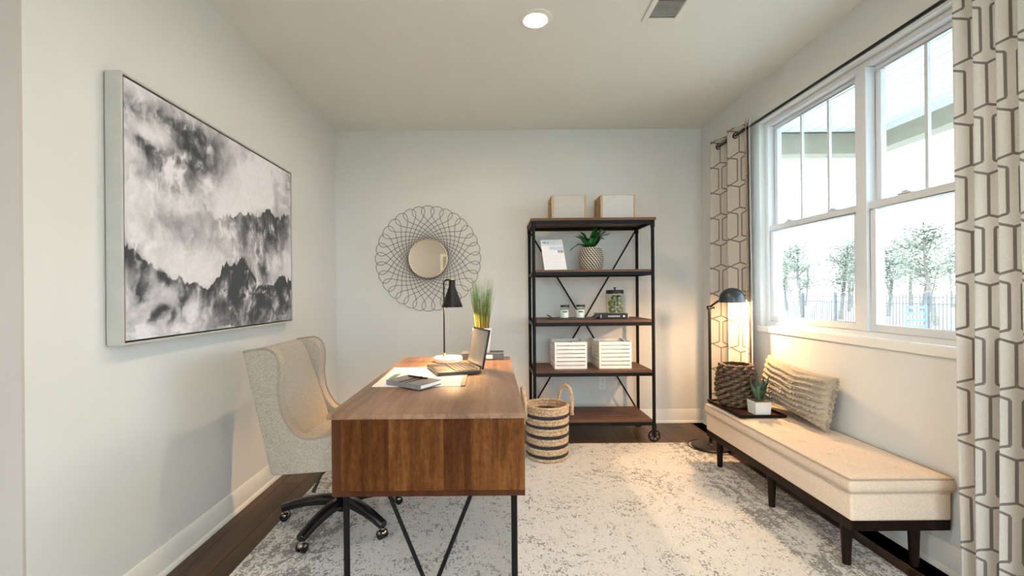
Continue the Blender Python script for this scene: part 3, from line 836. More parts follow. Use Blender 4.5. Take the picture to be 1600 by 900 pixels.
# ---- second level: brochure and plant
z4 = 1.4045
br = thing('brochure', 'white printed brochure leaning back on the shelf under the taupe box', 'brochure', (.53, 3.76, z4))
def bp(u, v, d):   # u across, v up the sheet; d along its normal towards the room
    o_ = Vector((.435, 3.745, z4)); r_ = Vector((.186, 0, .003)); up_ = Vector((-.026, .088, .262)); n_ = Vector((0, -.947, .318))
    return o_ + r_ * u + up_ * v + n_ * d + Vector((0, 0, .0015))
def bq(u0, u1, v0, v1, d0, d1): return MB().hexa([bp(u0, v0, d0), bp(u1, v0, d0), bp(u1, v1, d0), bp(u0, v1, d0)], [bp(u0, v0, d1), bp(u1, v0, d1), bp(u1, v1, d1), bp(u0, v1, d1)])
part('sheet', bq(0, 1, .005, 1, 0, .004), plain('brochure_stock', (.80, .80, .83), .4, var=.01), br)
part('blue_band', bq(.35, .98, .66, .76, .0042, .0046), plain('blue_print', (.50, .60, .74), .5), br)
part('brown_print', bq(.72, .97, .56, .65, .0042, .0046), plain('brown_print', (.38, .33, .30), .5, var=.4, vs=60), br)
gp_ = plain('grey_print', (.36, .40, .50), .5)
for u0, u1 in ((.09, .135), (.145, .185), (.195, .25), (.30, .37)): part('heading', bq(u0, u1, .88, .93, .0042, .0046), gp_, br)
lt = plain('pale_grey_print', (.66, .67, .70), .5)
for v in (.45, .38, .31, .24, .17, .10): part('text_line', bq(.12, .80 if v > .12 else .55, v, v + .012, .0042, .0045), lt, br)
part('prop', MB().hexa([(.50, 3.80, z4 + .0005), (.54, 3.80, z4 + .0005), (.54, 3.804, z4 + .0005), (.50, 3.804, z4 + .0005)], [bp(.4, .35, -.0035), bp(.62, .35, -.0035), bp(.62, .37, -.001), bp(.4, .37, -.001)]), PAPER, br)

pp = thing('potted_plant', 'broad-leaved green plant in a black and cream woven round pot on the shelf', 'plant', (.845, 3.84, z4))
me_ = MB(); NU, NV = 96, 36
def pot_r(t): return .078 + .026 * math.sin(PI * min(1, t * .92 + .06)) ** .8
me_.grid(lambda u, v: ((lambda rr, a: (.845 + rr * math.cos(a), 3.84 + rr * math.sin(a), z4 + .0005 + .195 * v))(pot_r(v) + .0035 * math.sin((u * 24 + (int(v * NV) // 3) * .5) * 2 * PI) * math.sin(v * NV / 3 * PI) ** 2, 2 * PI * u)), NU, NV)
m_, nt_, b_ = new_mat('woven_black_cream')
tc_ = nt_.nodes.new('ShaderNodeTexCoord'); sp_ = nt_.nodes.new('ShaderNodeSeparateXYZ'); nt_.links.new(tc_.outputs['Object'], sp_.inputs[0])
ang = X(nt_, sp_.outputs[1]).op('ARCTAN2', X(nt_, sp_.outputs[0])) * (24 / (2 * PI)); zz_ = X(nt_, sp_.outputs[2]) * (12 / .195)
row = zz_.floor(); sl = (ang + row * .5 + (zz_ - row) * .75); fr = sl - sl.floor(); fz = zz_ - row
lightm = fr.gt(.46) * fz.gt(.22) * (fr + noise(nt_, coords(nt_), 25, 2) * .3).gt(.55)
nt_.links.new(mixc(nt_, lightm, (.03, .027, .025), (.66, .57, .46)), b_.inputs['Base Color']); b_.inputs['Roughness'].default_value = .7
part('pot', me_, m_, pp, smooth='all')
part('soil', MB().lathe([(.001, z4 + .001), (.07, z4 + .001), (.075, z4 + .17), (.001, z4 + .178)], .845, 3.84, 24), DKBROWN, pp, smooth=True)
def leaf(base, tip, width, droop, mat, parent, name='leaf', roll=0.0, fold=.25):
    base, tip = Vector(base), Vector(tip); d = tip - base; L = d.length
    side = d.cross(Vector((0, 0, 1)))
    side = side.normalized() if side.length > 1e-4 else Vector((1, 0, 0))
    nrm = side.cross(d).normalized()
    if roll: Rm = Matrix.Rotation(roll, 3, d.normalized()); side = Rm @ side; nrm = Rm @ nrm
    mb = MB(); n = 10; rows = []
    for i in range(n + 1):
        t = i / n; c = base + d * t + Vector((0, 0, 1)) * droop * math.sin(PI * t)
        wv = width * (math.sin(PI * (t ** .75)) ** .75 * .98 + .03)
        for q in (-1, -.5, 0, .5, 1): rows.append(c + side * wv * q * .5 + nrm * (abs(q) * fold * wv * .5 + .004 * math.sin(t * 14 + q)))
    vs = rows; fs = [(i * 5 + k, i * 5 + k + 1, i * 5 + k + 6, i * 5 + k + 5) for i in range(n) for k in range(4)]
    mb.add(vs, fs); mb.add([p - nrm * .0012 for p in vs], [f[::-1] for f in fs])
    return part(name, mb, mat, parent, smooth='all')
bz = z4 + .175; cxp, cyp = .845, 3.84
for tx, ty, tz, wd, dr in ((-.19, -.02, -.02, .045, .05), (-.155, -.06, .105, .06, .03), (-.10, .06, .13, .065, .03), (-.105, -.02, .155, .04, .03), (.02, -.02, .165, .055, .0), (.06, .05, .20, .06, 0), (.12, -.05, .145, .075, .03), (.165, .0, .125, .08, .04), (.13, .06, .09, .075, .04), (.04, -.09, .09, .06, .04), (-.04, -.08, .08, .05, .04), (.085, -.06, .165, .06, .02)):
    leaf((cxp + tx * .08, cyp + ty * .08, bz), (cxp + tx, cyp + ty, bz + .01 + tz), wd * 1.35, dr, LEAFD, pp)

# ---- third level: tray with jars, book with glass jar
z3 = .9985
ty_ = 3.75
tr = solo('slate_tray', 'dark slate tray with upturned ends carrying two white jars on the shelf', 'tray',
          MB().prism([(.50, z3), (.835, z3), (.878, z3 + .033), (.870, z3 + .036), (.83, z3 + .008), (.505, z3 + .008), (.462, z3 + .036), (.454, z3 + .033)], 'xz', ty_ - .07, ty_ + .07), SLATE, (.667, ty_, z3), bev=.002)
def spice_jar(x, label):
    z = z3 + .0085
    j = thing('jar', label, 'jar', (x, ty_, z), 'white jars on the slate tray')
    part('contents', MB().lathe([(.001, z + .003), (.034, z + .003), (.0371, z + .008), (.0371, z + .0665), (.001, z + .0675)], x, ty_, 24), plain('white_contents', (.92, .90, .85), .7), j, smooth=True)
    part('glass_body', MB().lathe([(.001, z), (.036, z), (.0395, z + .005), (.0395, z + .068), (.030, z + .082), (.030, z + .092), (.0285, z + .092), (.0285, z + .082), (.0375, z + .067), (.0375, z + .004), (.001, z + .0025)], x, ty_, 28), JARG, j, smooth=True)
    part('lid', MB().lathe([(.001, z + .0925), (.033, z + .0925), (.033, z + .106), (.03, z + .108), (.001, z + .108)], x, ty_, 24), BLACKM, j, smooth=True, label='black lid')
    part('clasp', MB().box(x + .0335, x + .040, ty_ - .008, ty_ + .006, z + .084, z + .112), BLACKM, j, bev=.001)
    part('label_strip', MB().lathe([(.0397, z + .05), (.0401, z + .05), (.0401, z + .058), (.0397, z + .058)], x, ty_, 28, close=True) if 0 else MB().grid(lambda u, v: (x + .0402 * math.sin(-.5 + u), ty_ - .0402 * math.cos(-.5 + u), z + .048 + .009 * v), 8, 1), BLACKM, j, label='small dark print')
spice_jar(.597, 'white jar with black lid on the slate tray, nearer the desk lamp')
spice_jar(.729, 'white jar with black lid on the slate tray, next to the fruit jar')
bb = thing('black_book', 'black hardback lying flat on the shelf under the fruit jar', 'book', (.995, 3.81, z3))
part('cover', MB().box(.875, 1.118, 3.715, 3.90, z3, z3 + .004).box(.875, 1.118, 3.715, 3.90, z3 + .039, z3 + .043).box(.875, 1.118, 3.715, 3.722, z3 + .004, z3 + .039), BLACKM, bb, bev=.001)
part('pages', MB().box(.88, 1.124, 3.724, 3.895, z3 + .0042, z3 + .0388), PAGES, bb)
gpr = plain('silver_print', (.45, .45, .45), .5)
for k_ in range(7): part('spine_print', MB().box(.955 + k_ * .0145, .966 + k_ * .0145, 3.7138, 3.7148, z3 + .015, z3 + .027), gpr, bb)
part('spine_mark', MB().box(1.078, 1.094, 3.7138, 3.7148, z3 + .014, z3 + .028), PAPER, bb, label='small white mark')
part('spine_mark', MB().box(.892, .900, 3.7138, 3.7148, z3 + .008, z3 + .034), gpr, bb)
jz = z3 + .0435; jx, jy = 1.036, 3.805
gj = thing('glass_jar', 'clear glass jar with black knobbed lid standing on the black book', 'jar', (jx, jy, jz))
part('glass_body', MB().lathe([(.001, jz), (.072, jz), (.077, jz + .006), (.077, jz + .150), (.070, jz + .163), (.068, jz + .163), (.075, jz + .149), (.075, jz + .008), (.001, jz + .004)], jx, jy, 36), JARG, gj, smooth=True)
ld = part('lid', MB().lathe([(.001, jz + .1635), (.072, jz + .1635), (.073, jz + .166), (.073, jz + .190), (.069, jz + .195), (.001, jz + .196)], jx, jy, 36), BLACKM, gj, smooth=True)
part('knob', MB().lathe([(.001, jz + .196), (.006, jz + .196), (.006, jz + .206), (.012, jz + .212), (.011, jz + .218), (.001, jz + .22)], jx, jy, 16), BLACKM, ld, smooth=True)
fruit = None
for i, (dx, dy, dz) in enumerate(((-.034, -.028, .031), (.034, -.03, .031), (0.0, .038, .031), (-.036, -.012, .082), (.028, -.034, .083), (.02, .034, .082), (-.014, -.03, .128), (.036, .012, .128))):
    loc = (jx + dx, jy + dy, jz + .006 + dz - .006)
    if fruit is None:
        fruit = solo('green_fruit', 'small yellow-green fruit piled inside the lidded glass jar', 'fruit', MB().ball(loc, .026, 14, 1, 1, 1.0), FRUIT, loc, smooth='all', group='green fruit in the glass jar')
    else:
        o = fruit.copy(); C.objects.link(o); o.location = loc; o.rotation_euler = (i * .7, i * 1.3, i)

# ---- fourth level: slatted crates
z2 = .5875
def crate(x0, x1, y0, y1, z, h):
    c = thing('slatted_crate', 'white slatted wood crate on the fourth shelf, below the two white jars', 'crate', ((x0 + x1) / 2, (y0 + y1) / 2, z), 'white crates on the rack')
    t = .008; st = .016; n = 7; gap = .0065; z1 = z + h
    sh_ = (h - (n - 1) * gap) / n
    s0 = None
    for k_ in range(n):
        zz = z + k_ * (sh_ + gap)
        if s0 is None:
            s0 = part('slat', MB().box(x0 + st, x1 - st, y0, y0 + t, z, z + sh_), WHITE, c, bev=.001)
            s1 = again(s0, c, (0, y1 - y0 - t, 0))
            s2 = part('slat', MB().box(x0, x0 + t, y0 + st, y1 - st, z, z + sh_), WHITE, c, bev=.001)
            again(s2, c, (x1 - x0 - t, 0, 0))
        else:
            dz = zz - z
            again(s0, c, (0, 0, dz)); again(s0, c, (0, y1 - y0 - t, dz))
            if k_ < n - 1:
                again(s2, c, (0, 0, dz)); again(s2, c, (x1 - x0 - t, 0, dz))
            else:   # the top side slats are scooped for a hand hold
                ym = (y0 + y1) / 2; zt = zz + sh_
                poly = [(y0 + st, zz), (y1 - st, zz), (y1 - st, zt), (ym + .06, zt)] + [(ym + .05 * math.cos(q), zt - .018 * math.sin(q)) for q in (.5, 1.0, PI / 2, 2.1, 2.6)] + [(ym - .06, zt), (y0 + st, zt)]
                for xa in (x0, x1 - t): part('slat', MB().prism(poly, 'yz', xa, xa + t), WHITE, c)
    for (a, b) in ((x0, y0), (x1 - st, y0), (x0, y1 - st), (x1 - st, y1 - st)):
        part('corner_post', MB().box(a, a + st - .0003, b, b + st - .0003, z, z1), WHITE, c, bev=.001)
    part('bottom_panel', MB().box(x0 + t + .001, x1 - t - .001, y0 + t + .001, y1 - t - .001, z + .002, z + .008), WHITE, c)
    return c
cr1 = crate(.507, .774, 3.70, 4.0, z2, .222)
cr2 = copy_tree(cr1, None, Vector(cr1.location) + Vector((.368, 0, 0)))
cr2['label'] = 'white slatted wood crate on the fourth shelf, below the fruit jar'

# ---- striped basket on the rug
bcx, bcy = .392, 3.315
bk_ = thing('striped_basket', 'round jute basket with dark navy stripes and loop handles on the rug beside the desk', 'basket', (bcx, bcy, RT))
bands = [(.0, .024, 0), (.024, .046, 1), (.046, .092, 0), (.092, .116, 1), (.116, .165, 0), (.165, .188, 1), (.188, .238, 0), (.238, .258, 1), (.258, .304, 0), (.304, .327, 1), (.327, .390, 0)]
def brad(z): return .148 + .010 * (z / .39)
def braid(r, a, z, i): return r
for a, b, navy in bands:
    nrow = max(1, round((b - a) / .021)); prof_o = []; prof_i = []
    for q in range(nrow):
        for s in range(6):
            t = (q + s / 6) / nrow; z = a + (b - a) * t; bulge = .0055 * math.sin(PI * s / 6)
            prof_o.append((brad(z) + bulge, RT + .001 + z)); prof_i.append((brad(z) - .012 - bulge * .6, RT + .001 + z))
    prof_o.append((brad(b), RT + .001 + b - .0003)); prof_i.append((brad(b) - .012, RT + .001 + b - .0003))
    nn = 120
    mb = MB().lathe(prof_o + prof_i[::-1], bcx, bcy, nn, fn=lambda r, a_, z, i: r + .0022 * math.sin(40 * a_ + (3.0 if int((z - RT) / .0105) % 2 else 0) + 180 * z) if r > .14 else r, close=True)
    part('navy_band' if navy else 'jute_band', mb, NAVY if navy else JUTE, bk_, smooth='all', label='dark navy woven band' if navy else None)
part('basket_floor', MB().lathe([(.001, RT + .001), (.134, RT + .001), (.134, RT + .01), (.001, RT + .01)], bcx, bcy, 32), JUTE, bk_)
def basket_handle(ac):
    c = Vector((bcx + .157 * math.cos(ac), bcy + .157 * math.sin(ac), 0)); tg = Vector((-math.sin(ac), math.cos(ac), 0)); rd = Vector((math.cos(ac), math.sin(ac), 0))
    pts = []
    for i in range(25):
        t = PI * i / 24; pts.append(c + tg * (.082 * math.cos(t)) + rd * (.012 + .01 * math.sin(t)) + Vector((0, 0, RT + .375 + .128 * math.sin(t) ** .8)))
    pts = [c + tg * .083 + rd * .012 + Vector((0, 0, RT + .30))] + pts + [c - tg * .083 + rd * .012 + Vector((0, 0, RT + .30))]
    mb = MB()
    pts2 = crom(pts, 3)
    for s in range(3):   # three twisted strands
        st = []
        for i, p in enumerate(pts2):
            a = i * .55 + s * 2 * PI / 3
            st.append(p + rd * (.0062 * math.cos(a)) + (tg if abs((pts2[min(i + 1, len(pts2) - 1)] - p).dot(tg)) < .002 else Vector((0, 0, 1))) * (.0062 * math.sin(a)))
        mb.tube(st, .0082, 6)
    part('handle', mb, JUTE, bk_, smooth='all')
basket_handle(math.radians(28)); basket_handle(math.radians(183))

# ================================================================== WALL OUTLET
ou = thing('wall_outlet', 'white double power outlet on the back wall behind the rack', 'outlet', (1.015, YB, .372))
part('cover_plate', MB().box(.978, 1.052, YB - .006, YB - .0003, .312, .434), TRIM, ou, bev=.002)
for z in (.346, .400):
    rcp = part('receptacle', MB().box(.998, 1.032, YB - .0085, YB - .0062, z - .016, z + .016), WHITE, ou, bev=.001)
    for dx in (-.007, .007): part('slot', MB().box(1.015 + dx - .0012, 1.015 + dx + .0012, YB - .0089, YB - .0086, z - .003, z + .008), BLACKM, rcp)
    part('slot', MB().box(1.0125, 1.0175, YB - .0089, YB - .0086, z - .012, z - .008), BLACKM, rcp)

# ================================================================== SUNBURST MIRROR
mx_, mz_ = -.596, 1.546
my_ = YB - .03
mr = thing('sunburst_mirror', 'round mirror in a wide bronze wire sunburst of overlapping loops on the back wall', 'mirror', (mx_, my_, mz_))
ctl = [(.176, 1.05), (.185, .86), (.208, .62), (.252, .36), (.305, .15), (.350, -.005), (.392, -.095), (.432, -.135), (.466, -.118), (.484, -.062), (.489, 0)]
full = ctl + [(r, -a) for r, a in ctl[-2::-1]]
pl_ = [(r * math.sin(a), 0, r * math.cos(a)) for r, a in full]
cv = crom(pl_, 4); N = len(cv)
lp3 = [(mx_ + p.x, my_ + (.004 if i < N / 2 else -.004), mz_ + p.z) for i, p in enumerate(cv)]
NW = 32
wl = part('wire_loop', MB().tube(lp3, .0022, 5), WIRE, mr, smooth='all')
for k_ in range(1, NW): again(wl, mr, (0, 0, 0), (0, 2 * PI * k_ / NW, 0))
part('mirror_glass', MB().tube([(mx_, my_ - .016, mz_), (mx_, my_ - .010, mz_)], .172, 64), MIRROR, mr, smooth=True)
part('rim', MB().tube([(mx_ + .176 * math.cos(t), my_ - .010, mz_ + .176 * math.sin(t)) for t in [2 * PI * i / 64 for i in range(64)]], .0095, 10, closed=True), GOLDR, mr, smooth='all')
part('backplate', MB().tube([(mx_, my_ + .006, mz_), (mx_, YB - .0005, mz_)], .12, 32), WIRE, mr)

# ================================================================== PAINTING
PY0, PY1, PZ0, PZ1 = 1.684, 3.12, 1.033, 2.072
XP = -1.392
pa = thing('framed_painting', 'large abstract black and white ink-wash painting in a deep silver frame', 'painting', (XL, (PY0 + PY1) / 2, (PZ0 + PZ1) / 2))
fw = .010
fr_ = MB()
for (a, b, c, d) in ((PY0, PY0 + fw, PZ0, PZ1), (PY1 - fw, PY1, PZ0, PZ1), (PY0 + fw, PY1 - fw, PZ0, PZ0 + fw), (PY0 + fw, PY1 - fw, PZ1 - fw, PZ1)):
    part('frame_side', MB().box(XL + .006, XP, a, b, c, d), SILVER, pa, bev=.001)
part('backing', MB().box(XL + .0005, XL + .005, PY0 + .005, PY1 - .005, PZ0 + .005, PZ1 - .005), BLACKM, pa)
part('shadow_gap', MB().box(XL + .006, XL + .012, PY0 + fw, PY1 - fw, PZ0 + fw, PZ1 - fw), BLACKM, pa)
g = .007
ca, cb, cc, cd = PY0 + fw + g, PY1 - fw - g, PZ0 + fw + g, PZ1 - fw - g
NU, NV = 330, 240
cm = MB().grid(lambda u, v: (XP - .004, ca + (cb - ca) * u, cc + (cd - cc) * v), NU, NV)
cvs = part('canvas', cm, CANVAS, pa)
part('stretcher', MB().box(XL + .0125, XP - .0045, ca, cb, cc, cd), BLACKM, pa)
def vnoise(x, y, seed):
    r = np.random.default_rng(seed); G = r.random((257, 257))
    xi, yi = np.floor(x).astype(int), np.floor(y).astype(int); fx, fy_ = x - xi, y - yi
    fx = fx * fx * (3 - 2 * fx); fy_ = fy_ * fy_ * (3 - 2 * fy_)
    xi %= 256; yi %= 256
    return (G[xi, yi] * (1 - fx) + G[xi + 1, yi] * fx) * (1 - fy_) + (G[xi, yi + 1] * (1 - fx) + G[xi + 1, yi + 1] * fx) * fy_
def fbm(x, y, seed, o=5, g_=.5):
    s = 0; a = 1; t = 0
    for i in range(o): s = s + a * vnoise(x * 2 ** i + 17 * i, y * 2 ** i + 9 * i, seed + i); t += a; a *= g_
    return s / t
def sst(x, a, b): t = np.clip((x - a) / (b - a), 0, 1); return t * t * (3 - 2 * t)
def paint():
    me = cvs.data
    co = np.zeros(len(me.vertices) * 3); me.vertices.foreach_get('co', co); co = co.reshape(-1, 3)
    o = origin(pa)
    U = (co[:, 1] + o.y - ca) / (cb - ca); V = (co[:, 2] + o.z - cc) / (cd - cc); A_ = 1.38
    wu = U + .05 * (fbm(U * 6, V * 6, 5) - .5) * 2 + .018 * (fbm(U * 26, V * 20, 15) - .5) * 2
    wv = V + .05 * (fbm(U * 6 + 40, V * 6, 25) - .5) * 2 + .022 * (fbm(U * 26 + 9, V * 20, 35) - .5) * 2
    n1 = fbm(wu * A_ * 10, wv * 10, 50, 7, .62); n2 = fbm(wu * A_ * 4, wv * 4, 80, 5, .55); nf = fbm(U * A_ * 60, V * 60, 120, 4, .65)
    strk = fbm(wu * A_ * 46, wv * 11, 140, 5, .62)     # bleeding strokes
    cr = 1 - np.abs(fbm(wu * A_ * 8, wv * 8, 170, 6, .6) - .5) * 2; cr = np.clip((cr - .78) / .22, 0, 1)   # creases
    d = np.zeros_like(U)
    def ridge(pts, fall, gain, jag, mask, seed, body=.5, lo_=.2):
        nonlocal d
        xs, ys = zip(*pts); h = np.interp(U, xs, ys)
        h = h + jag * (fbm(U * 24, U * 0 + 3, seed, 4, .6) - .5) * 2 + jag * .9 * np.clip(fbm(U * 60, U * 0 + 7, seed + 9, 3, .6) - .5, 0, 1) * 2
        dep = h - wv * .55 - V * .45
        inside = sst(dep, -.003, .006)
        f = np.interp(U, *zip(*fall)) if isinstance(fall, list) else fall
        k = inside * (np.exp(-np.clip(dep, 0, 9) / f) * body + (1 - body) * np.exp(-np.clip(dep, 0, 9) / .02))
        m = np.interp(U, *zip(*mask))
        d = d + gain * m * k * np.clip(lo_ + 3.4 * (.6 * n1 + .4 * strk - .42) + .5 * cr, 0, 1.9)
    ridge([(0, .36), (.03, .33), (.06, .29), (.12, .28), (.16, .25), (.22, .25), (.27, .22), (.35, .20), (.42, .25), (.46, .31), (.50, .33), (.53, .31), (.57, .37), (.61, .32), (.66, .27), (.70, .23), (.82, .24), (.92, .29), (.98, .27), (1, .27)],
          [(0, .06), (.3, .05), (.42, .14), (.6, .24), (.75, .20), (1, .18)], 2.9, .035, [(0, 1.0), (.05, .9), (.09, .3), (.2, .3), (.3, .5), (.4, .85), (.5, 1), (1, .95)], 200, .80, .45)
    ridge([(0, 0), (.26, .0), (.29, .65), (.34, .58), (.40, .56), (.47, .60), (.57, .62), (.64, .63), (.73, .67), (.80, .69), (.89, .67), (.95, .70), (1, .74)],
          [(0, .05), (.3, .05), (.45, .16), (.7, .20), (1, .14)], 1.7, .035, [(0, 0), (.28, 0), (.34, .12), (.45, .35), (.55, .62), (.7, .95), (.85, 1.05), (.95, .75), (1, .2)], 300, .84, .3)
    for (u, v, su, sv, am) in ((.26, .86, .05, .07, 1.12), (.28, .80, .04, .05, 0.90), (.21, .93, .05, .05, 0.68), (.15, .92, .07, .035, 0.60), (.06, .90, .06, .03, .7), (.33, .92, .06, .05, .5), (.19, .775, .05, .025, 1.1), (.12, .72, .04, .02, .8), (.05, .765, .04, .016, 1.6), (.09, .745, .025, .016, 1.4), (.25, .72, .08, .05, .5), (.36, .85, .08, .08, .5), (.15, .66, .12, .06, .4), (.96, .95, .05, .06, .6),
                               (.03, .33, .025, .03, 1.4), (.06, .21, .016, .03, 1.1), (.125, .265, .012, .02, 1.2), (.155, .235, .012, .02, 1.2), (.21, .15, .014, .045, 1.1), (.13, .095, .012, .02, 1.2), (.11, .07, .010, .018, 1.1), (.165, .07, .010, .02, 1.0), (.32, .10, .02, .03, .6), (.88, .12, .03, .04, .9), (.74, .33, .03, .05, .8), (.62, .20, .10, .09, .9), (.57, .30, .04, .05, 1.0), (.80, .58, .09, .05, 1.1), (.72, .46, .10, .06, .5), (.72, .62, .06, .03, .8), (.30, .47, .10, .06, .15), (.15, .45, .12, .08, .2), (.5, .12, .08, .06, .5)):
        q = ((wu - u) / su) ** 2 + ((wv - v) / sv) ** 2
        d = d + am * np.exp(-q * .65) * np.clip(3.6 * (.65 * n1 + .35 * strk) - 1.25 + .4 * cr, 0, 1.8)
    d = d + .30 * sst(n2, .46, .68) * sst(V, .30, .75) * np.clip(.3 + 2.2 * (n1 - .4) + .5 * cr, 0, 1.2) * (1 - .8 * np.exp(-(((U - .62) / .22) ** 2 + ((V - .78) / .14) ** 2))) * (1 - .9 * np.exp(-(((U - .30) / .22) ** 2 + ((V - .36) / .12) ** 2)))
    d = d + .30 * sst(V, .36, .0) * np.clip(2.4 * (n1 - .42) + .4 * cr, 0, 1.0) + .09 * (nf - .5) + .03
    d = np.clip(d, 0, 1.5); t = 1 - np.exp(-2.1 * d)
    hi = np.array([.80, .79, .83]); lo = np.array([.018, .025, .035])
    c = hi[None, :] * (1 - t[:, None]) + lo[None, :] * t[:, None]
    at_ = me.color_attributes.new('paint', 'FLOAT_COLOR', 'POINT')
    at_.data.foreach_set('color', np.concatenate([c, np.ones((len(c), 1))], 1).ravel())
paint()

# ================================================================== BENCH
EX0, EX1, EY0, EY1 = 1.508, 1.936, 1.895, 3.184
be = thing('upholstered_bench', 'long tufted beige bench on dark tapered legs below the window', 'bench', ((EX0 + EX1) / 2, (EY0 + EY1) / 2, 0))
part('frame_rail', MB().box(EX0 + .004, EX0 + .03, EY0 + .004, EY1 - .004, .196, .238), DARKW, be, bev=.002)
part('frame_rail', MB().box(EX1 - .03, EX1 - .004, EY0 + .004, EY1 - .004, .196, .238), DARKW, be, bev=.002)
part('frame_rail', MB().box(EX0 + .0305, EX1 - .0305, EY0 + .004, EY0 + .03, .196, .238), DARKW, be, bev=.002)
part('frame_rail', MB().box(EX0 + .0305, EX1 - .0305, EY1 - .03, EY1 - .004, .196, .238), DARKW, be, bev=.002)
for y in (EY0 + .085, (EY0 + EY1) / 2 - .03, EY1 - .10):
    for x in (EX0 + .045, EX1 - .085):
        zb = RT if x < RX1 else .0005
        part('leg', MB().tube([(x, y, zb), (x, y, .2375)], [.0165, .025], 16), DARKW, be, smooth=True)
part('upholstered_base', MB().box(EX0, EX1, EY0, EY1, .2385, .360), BENCHF, be, smooth=True, bev=.012, segs=3)
tufts = [(x, EY0 + .12 + q * (EY1 - EY0 - .24) / 6) for q in range(7) for x in ((EX0 + .13, EX1 - .13))]
def cush():
    me = bpy.data.meshes.new('seat_cushion'); bm = bmesh.new()
    nx, ny = 30, 90; z0, z1 = .363, .424
    mb = MB()
    def top(u, v):
        x, y = EX0 - .004 + (EX1 - EX0 + .008) * u, EY0 - .004 + (EY1 - EY0 + .008) * v
        dz = sum(math.exp(-((x - a) ** 2 + (y - b) ** 2) / (2 * .022 ** 2)) for a, b in tufts)
        e = min(u, 1 - u) * .43; e2 = min(v, 1 - v) * 1.3; ed = min(e, e2)
        crown = .006 * (1 - math.exp(-ed / .04))
        return (x, y, z1 - .008 * math.exp(-ed / .008) + crown - .010 * min(1, dz))
    mb.grid(top, nx, ny)
    n0 = len(mb.v)
    ring = [j * (nx + 1) for j in range(ny + 1)] + [ny * (nx + 1) + i for i in range(1, nx + 1)] + [j * (nx + 1) + nx for j in range(ny - 1, -1, -1)] + [i for i in range(nx - 1, 0, -1)]
    cxx, cyy = (EX0 + EX1) / 2, (EY0 + EY1) / 2
    for z, o_ in ((z1 - .022, .004), ((z0 + z1) / 2 - .004, .005), (z0 + .006, .003), (z0, -.004)):
        for i in ring:
            p = mb.v[i]; sx_ = 1 if p[0] > cxx else -1; sy_ = 1 if p[1] > cyy else -1
            ox = o_ * sx_ if abs(p[0] - cxx) > (EX1 - EX0) / 2 + .003 else 0; oy = o_ * sy_ if abs(p[1] - cyy) > (EY1 - EY0) / 2 + .003 else 0
            mb.v.append((p[0] + ox, p[1] + oy, z))
    m = len(ring); prev = ring
    for q in range(4):
        cur = [n0 + q * m + i for i in range(m)]
        for i in range(m): mb.f.append((prev[i], prev[(i + 1) % m], cur[(i + 1) % m], cur[i]))
        prev = cur
    mb.f.append(tuple(prev))
    return mb
cu = part('seat_cushion', cush(), BENCHF, be, smooth='all')
def rect_loop(x0, x1, y0, y1, z, r=.012):
    out = []
    for (cx, cy, a0) in ((x1 - r, y1 - r, 0), (x0 + r, y1 - r, PI / 2), (x0 + r, y0 + r, PI), (x1 - r, y0 + r, 1.5 * PI)):
        out += [(cx + r * math.cos(a0 + q * PI / 8), cy + r * math.sin(a0 + q * PI / 8), z) for q in range(5)]
    return out
for z in (.418, .364): part('piping', MB().tube(rect_loop(EX0 - .006, EX1 + .006, EY0 - .006, EY1 + .006, z), .0042, 6, closed=True), BENCHP, cu, smooth='all')
tb = part('tuft_button', MB().ball((tufts[0][0], tufts[0][1], .4205), .010, 8, 1, 1, .45), BENCHF, cu, smooth='all')
for (x, y) in tufts[1:]: again(tb, cu, (x - tufts[0][0], y - tufts[0][1], 0))

# ---- on the bench
SZ = .4318
tw = thing('serving_tray', 'flat dark wood tray with a low rim on the bench end', 'tray', (1.665, 2.985, SZ))
tx0, tx1, ty0, ty1 = 1.535, 1.80, 2.78, 3.185
part('tray_base', MB().box(tx0, tx1, ty0, ty1, SZ, SZ + .007), TRAYW, tw, bev=.001)
for (a, b, c, d) in ((tx0 - .012, tx0 - .0003, ty0 - .012, ty1 + .012), (tx1 + .0003, tx1 + .012, ty0 - .012, ty1 + .012), (tx0, tx1, ty0 - .012, ty0 - .0003), (tx0, tx1, ty1 + .0003, ty1 + .012)):
    part('rim', MB().box(a, b, c, d, SZ + .001, SZ + .019), DARKW, tw, bev=.002)
wz = SZ + .0075
wk = thing('wicker_vase', 'chunky brown woven wicker vase standing on the wooden tray', 'vase', (1.652, 3.05, wz))
H = .295; wx, wy = 1.652, 3.05
def wrad(t): return float(np.interp(t, [0, .1, .3, .5, .75, .92, 1], [.088, .104, .118, .120, .112, .098, .094]))
NR = 15; NS = 20
for q in range(NR):
    mb = MB(); tz = (q + .5) / NR
    for half in (0,):
        pts = []
        n = NS * 8
        for i in range(n):
            a = 2 * PI * i / n; ph = (PI if q % 2 else 0)
            wv = math.cos(NS / 2 * a + ph)
            rr = wrad(tz) + .007 * wv
            pts.append((wx + rr * math.cos(a), wy + rr * math.sin(a), wz + .009 + (H - .018) * tz + .0035 * math.sin(NS / 2 * a + ph)))
        mb.tube(pts, [.0098 + .0022 * math.cos(NS / 2 * 2 * PI * i / n + ph) for i in range(n)], 6, closed=True)
    part('woven_row', mb, WICKER, wk, smooth='all')
part('inner_wall', MB().lathe([(.001, wz + .002), (.084, wz + .002)] + [(wrad(t) - .006, wz + .002 + (H - .01) * t) for t in (.1, .3, .5, .75, .92, 1)] + [(wrad(t) - .012, wz + .004 + (H - .012) * t) for t in (1, .92, .75, .5, .3, .1)] + [(.001, wz + .012)], wx, wy, 32), plain('dark_wicker', (.05, .03, .018), .8), wk, smooth=True)

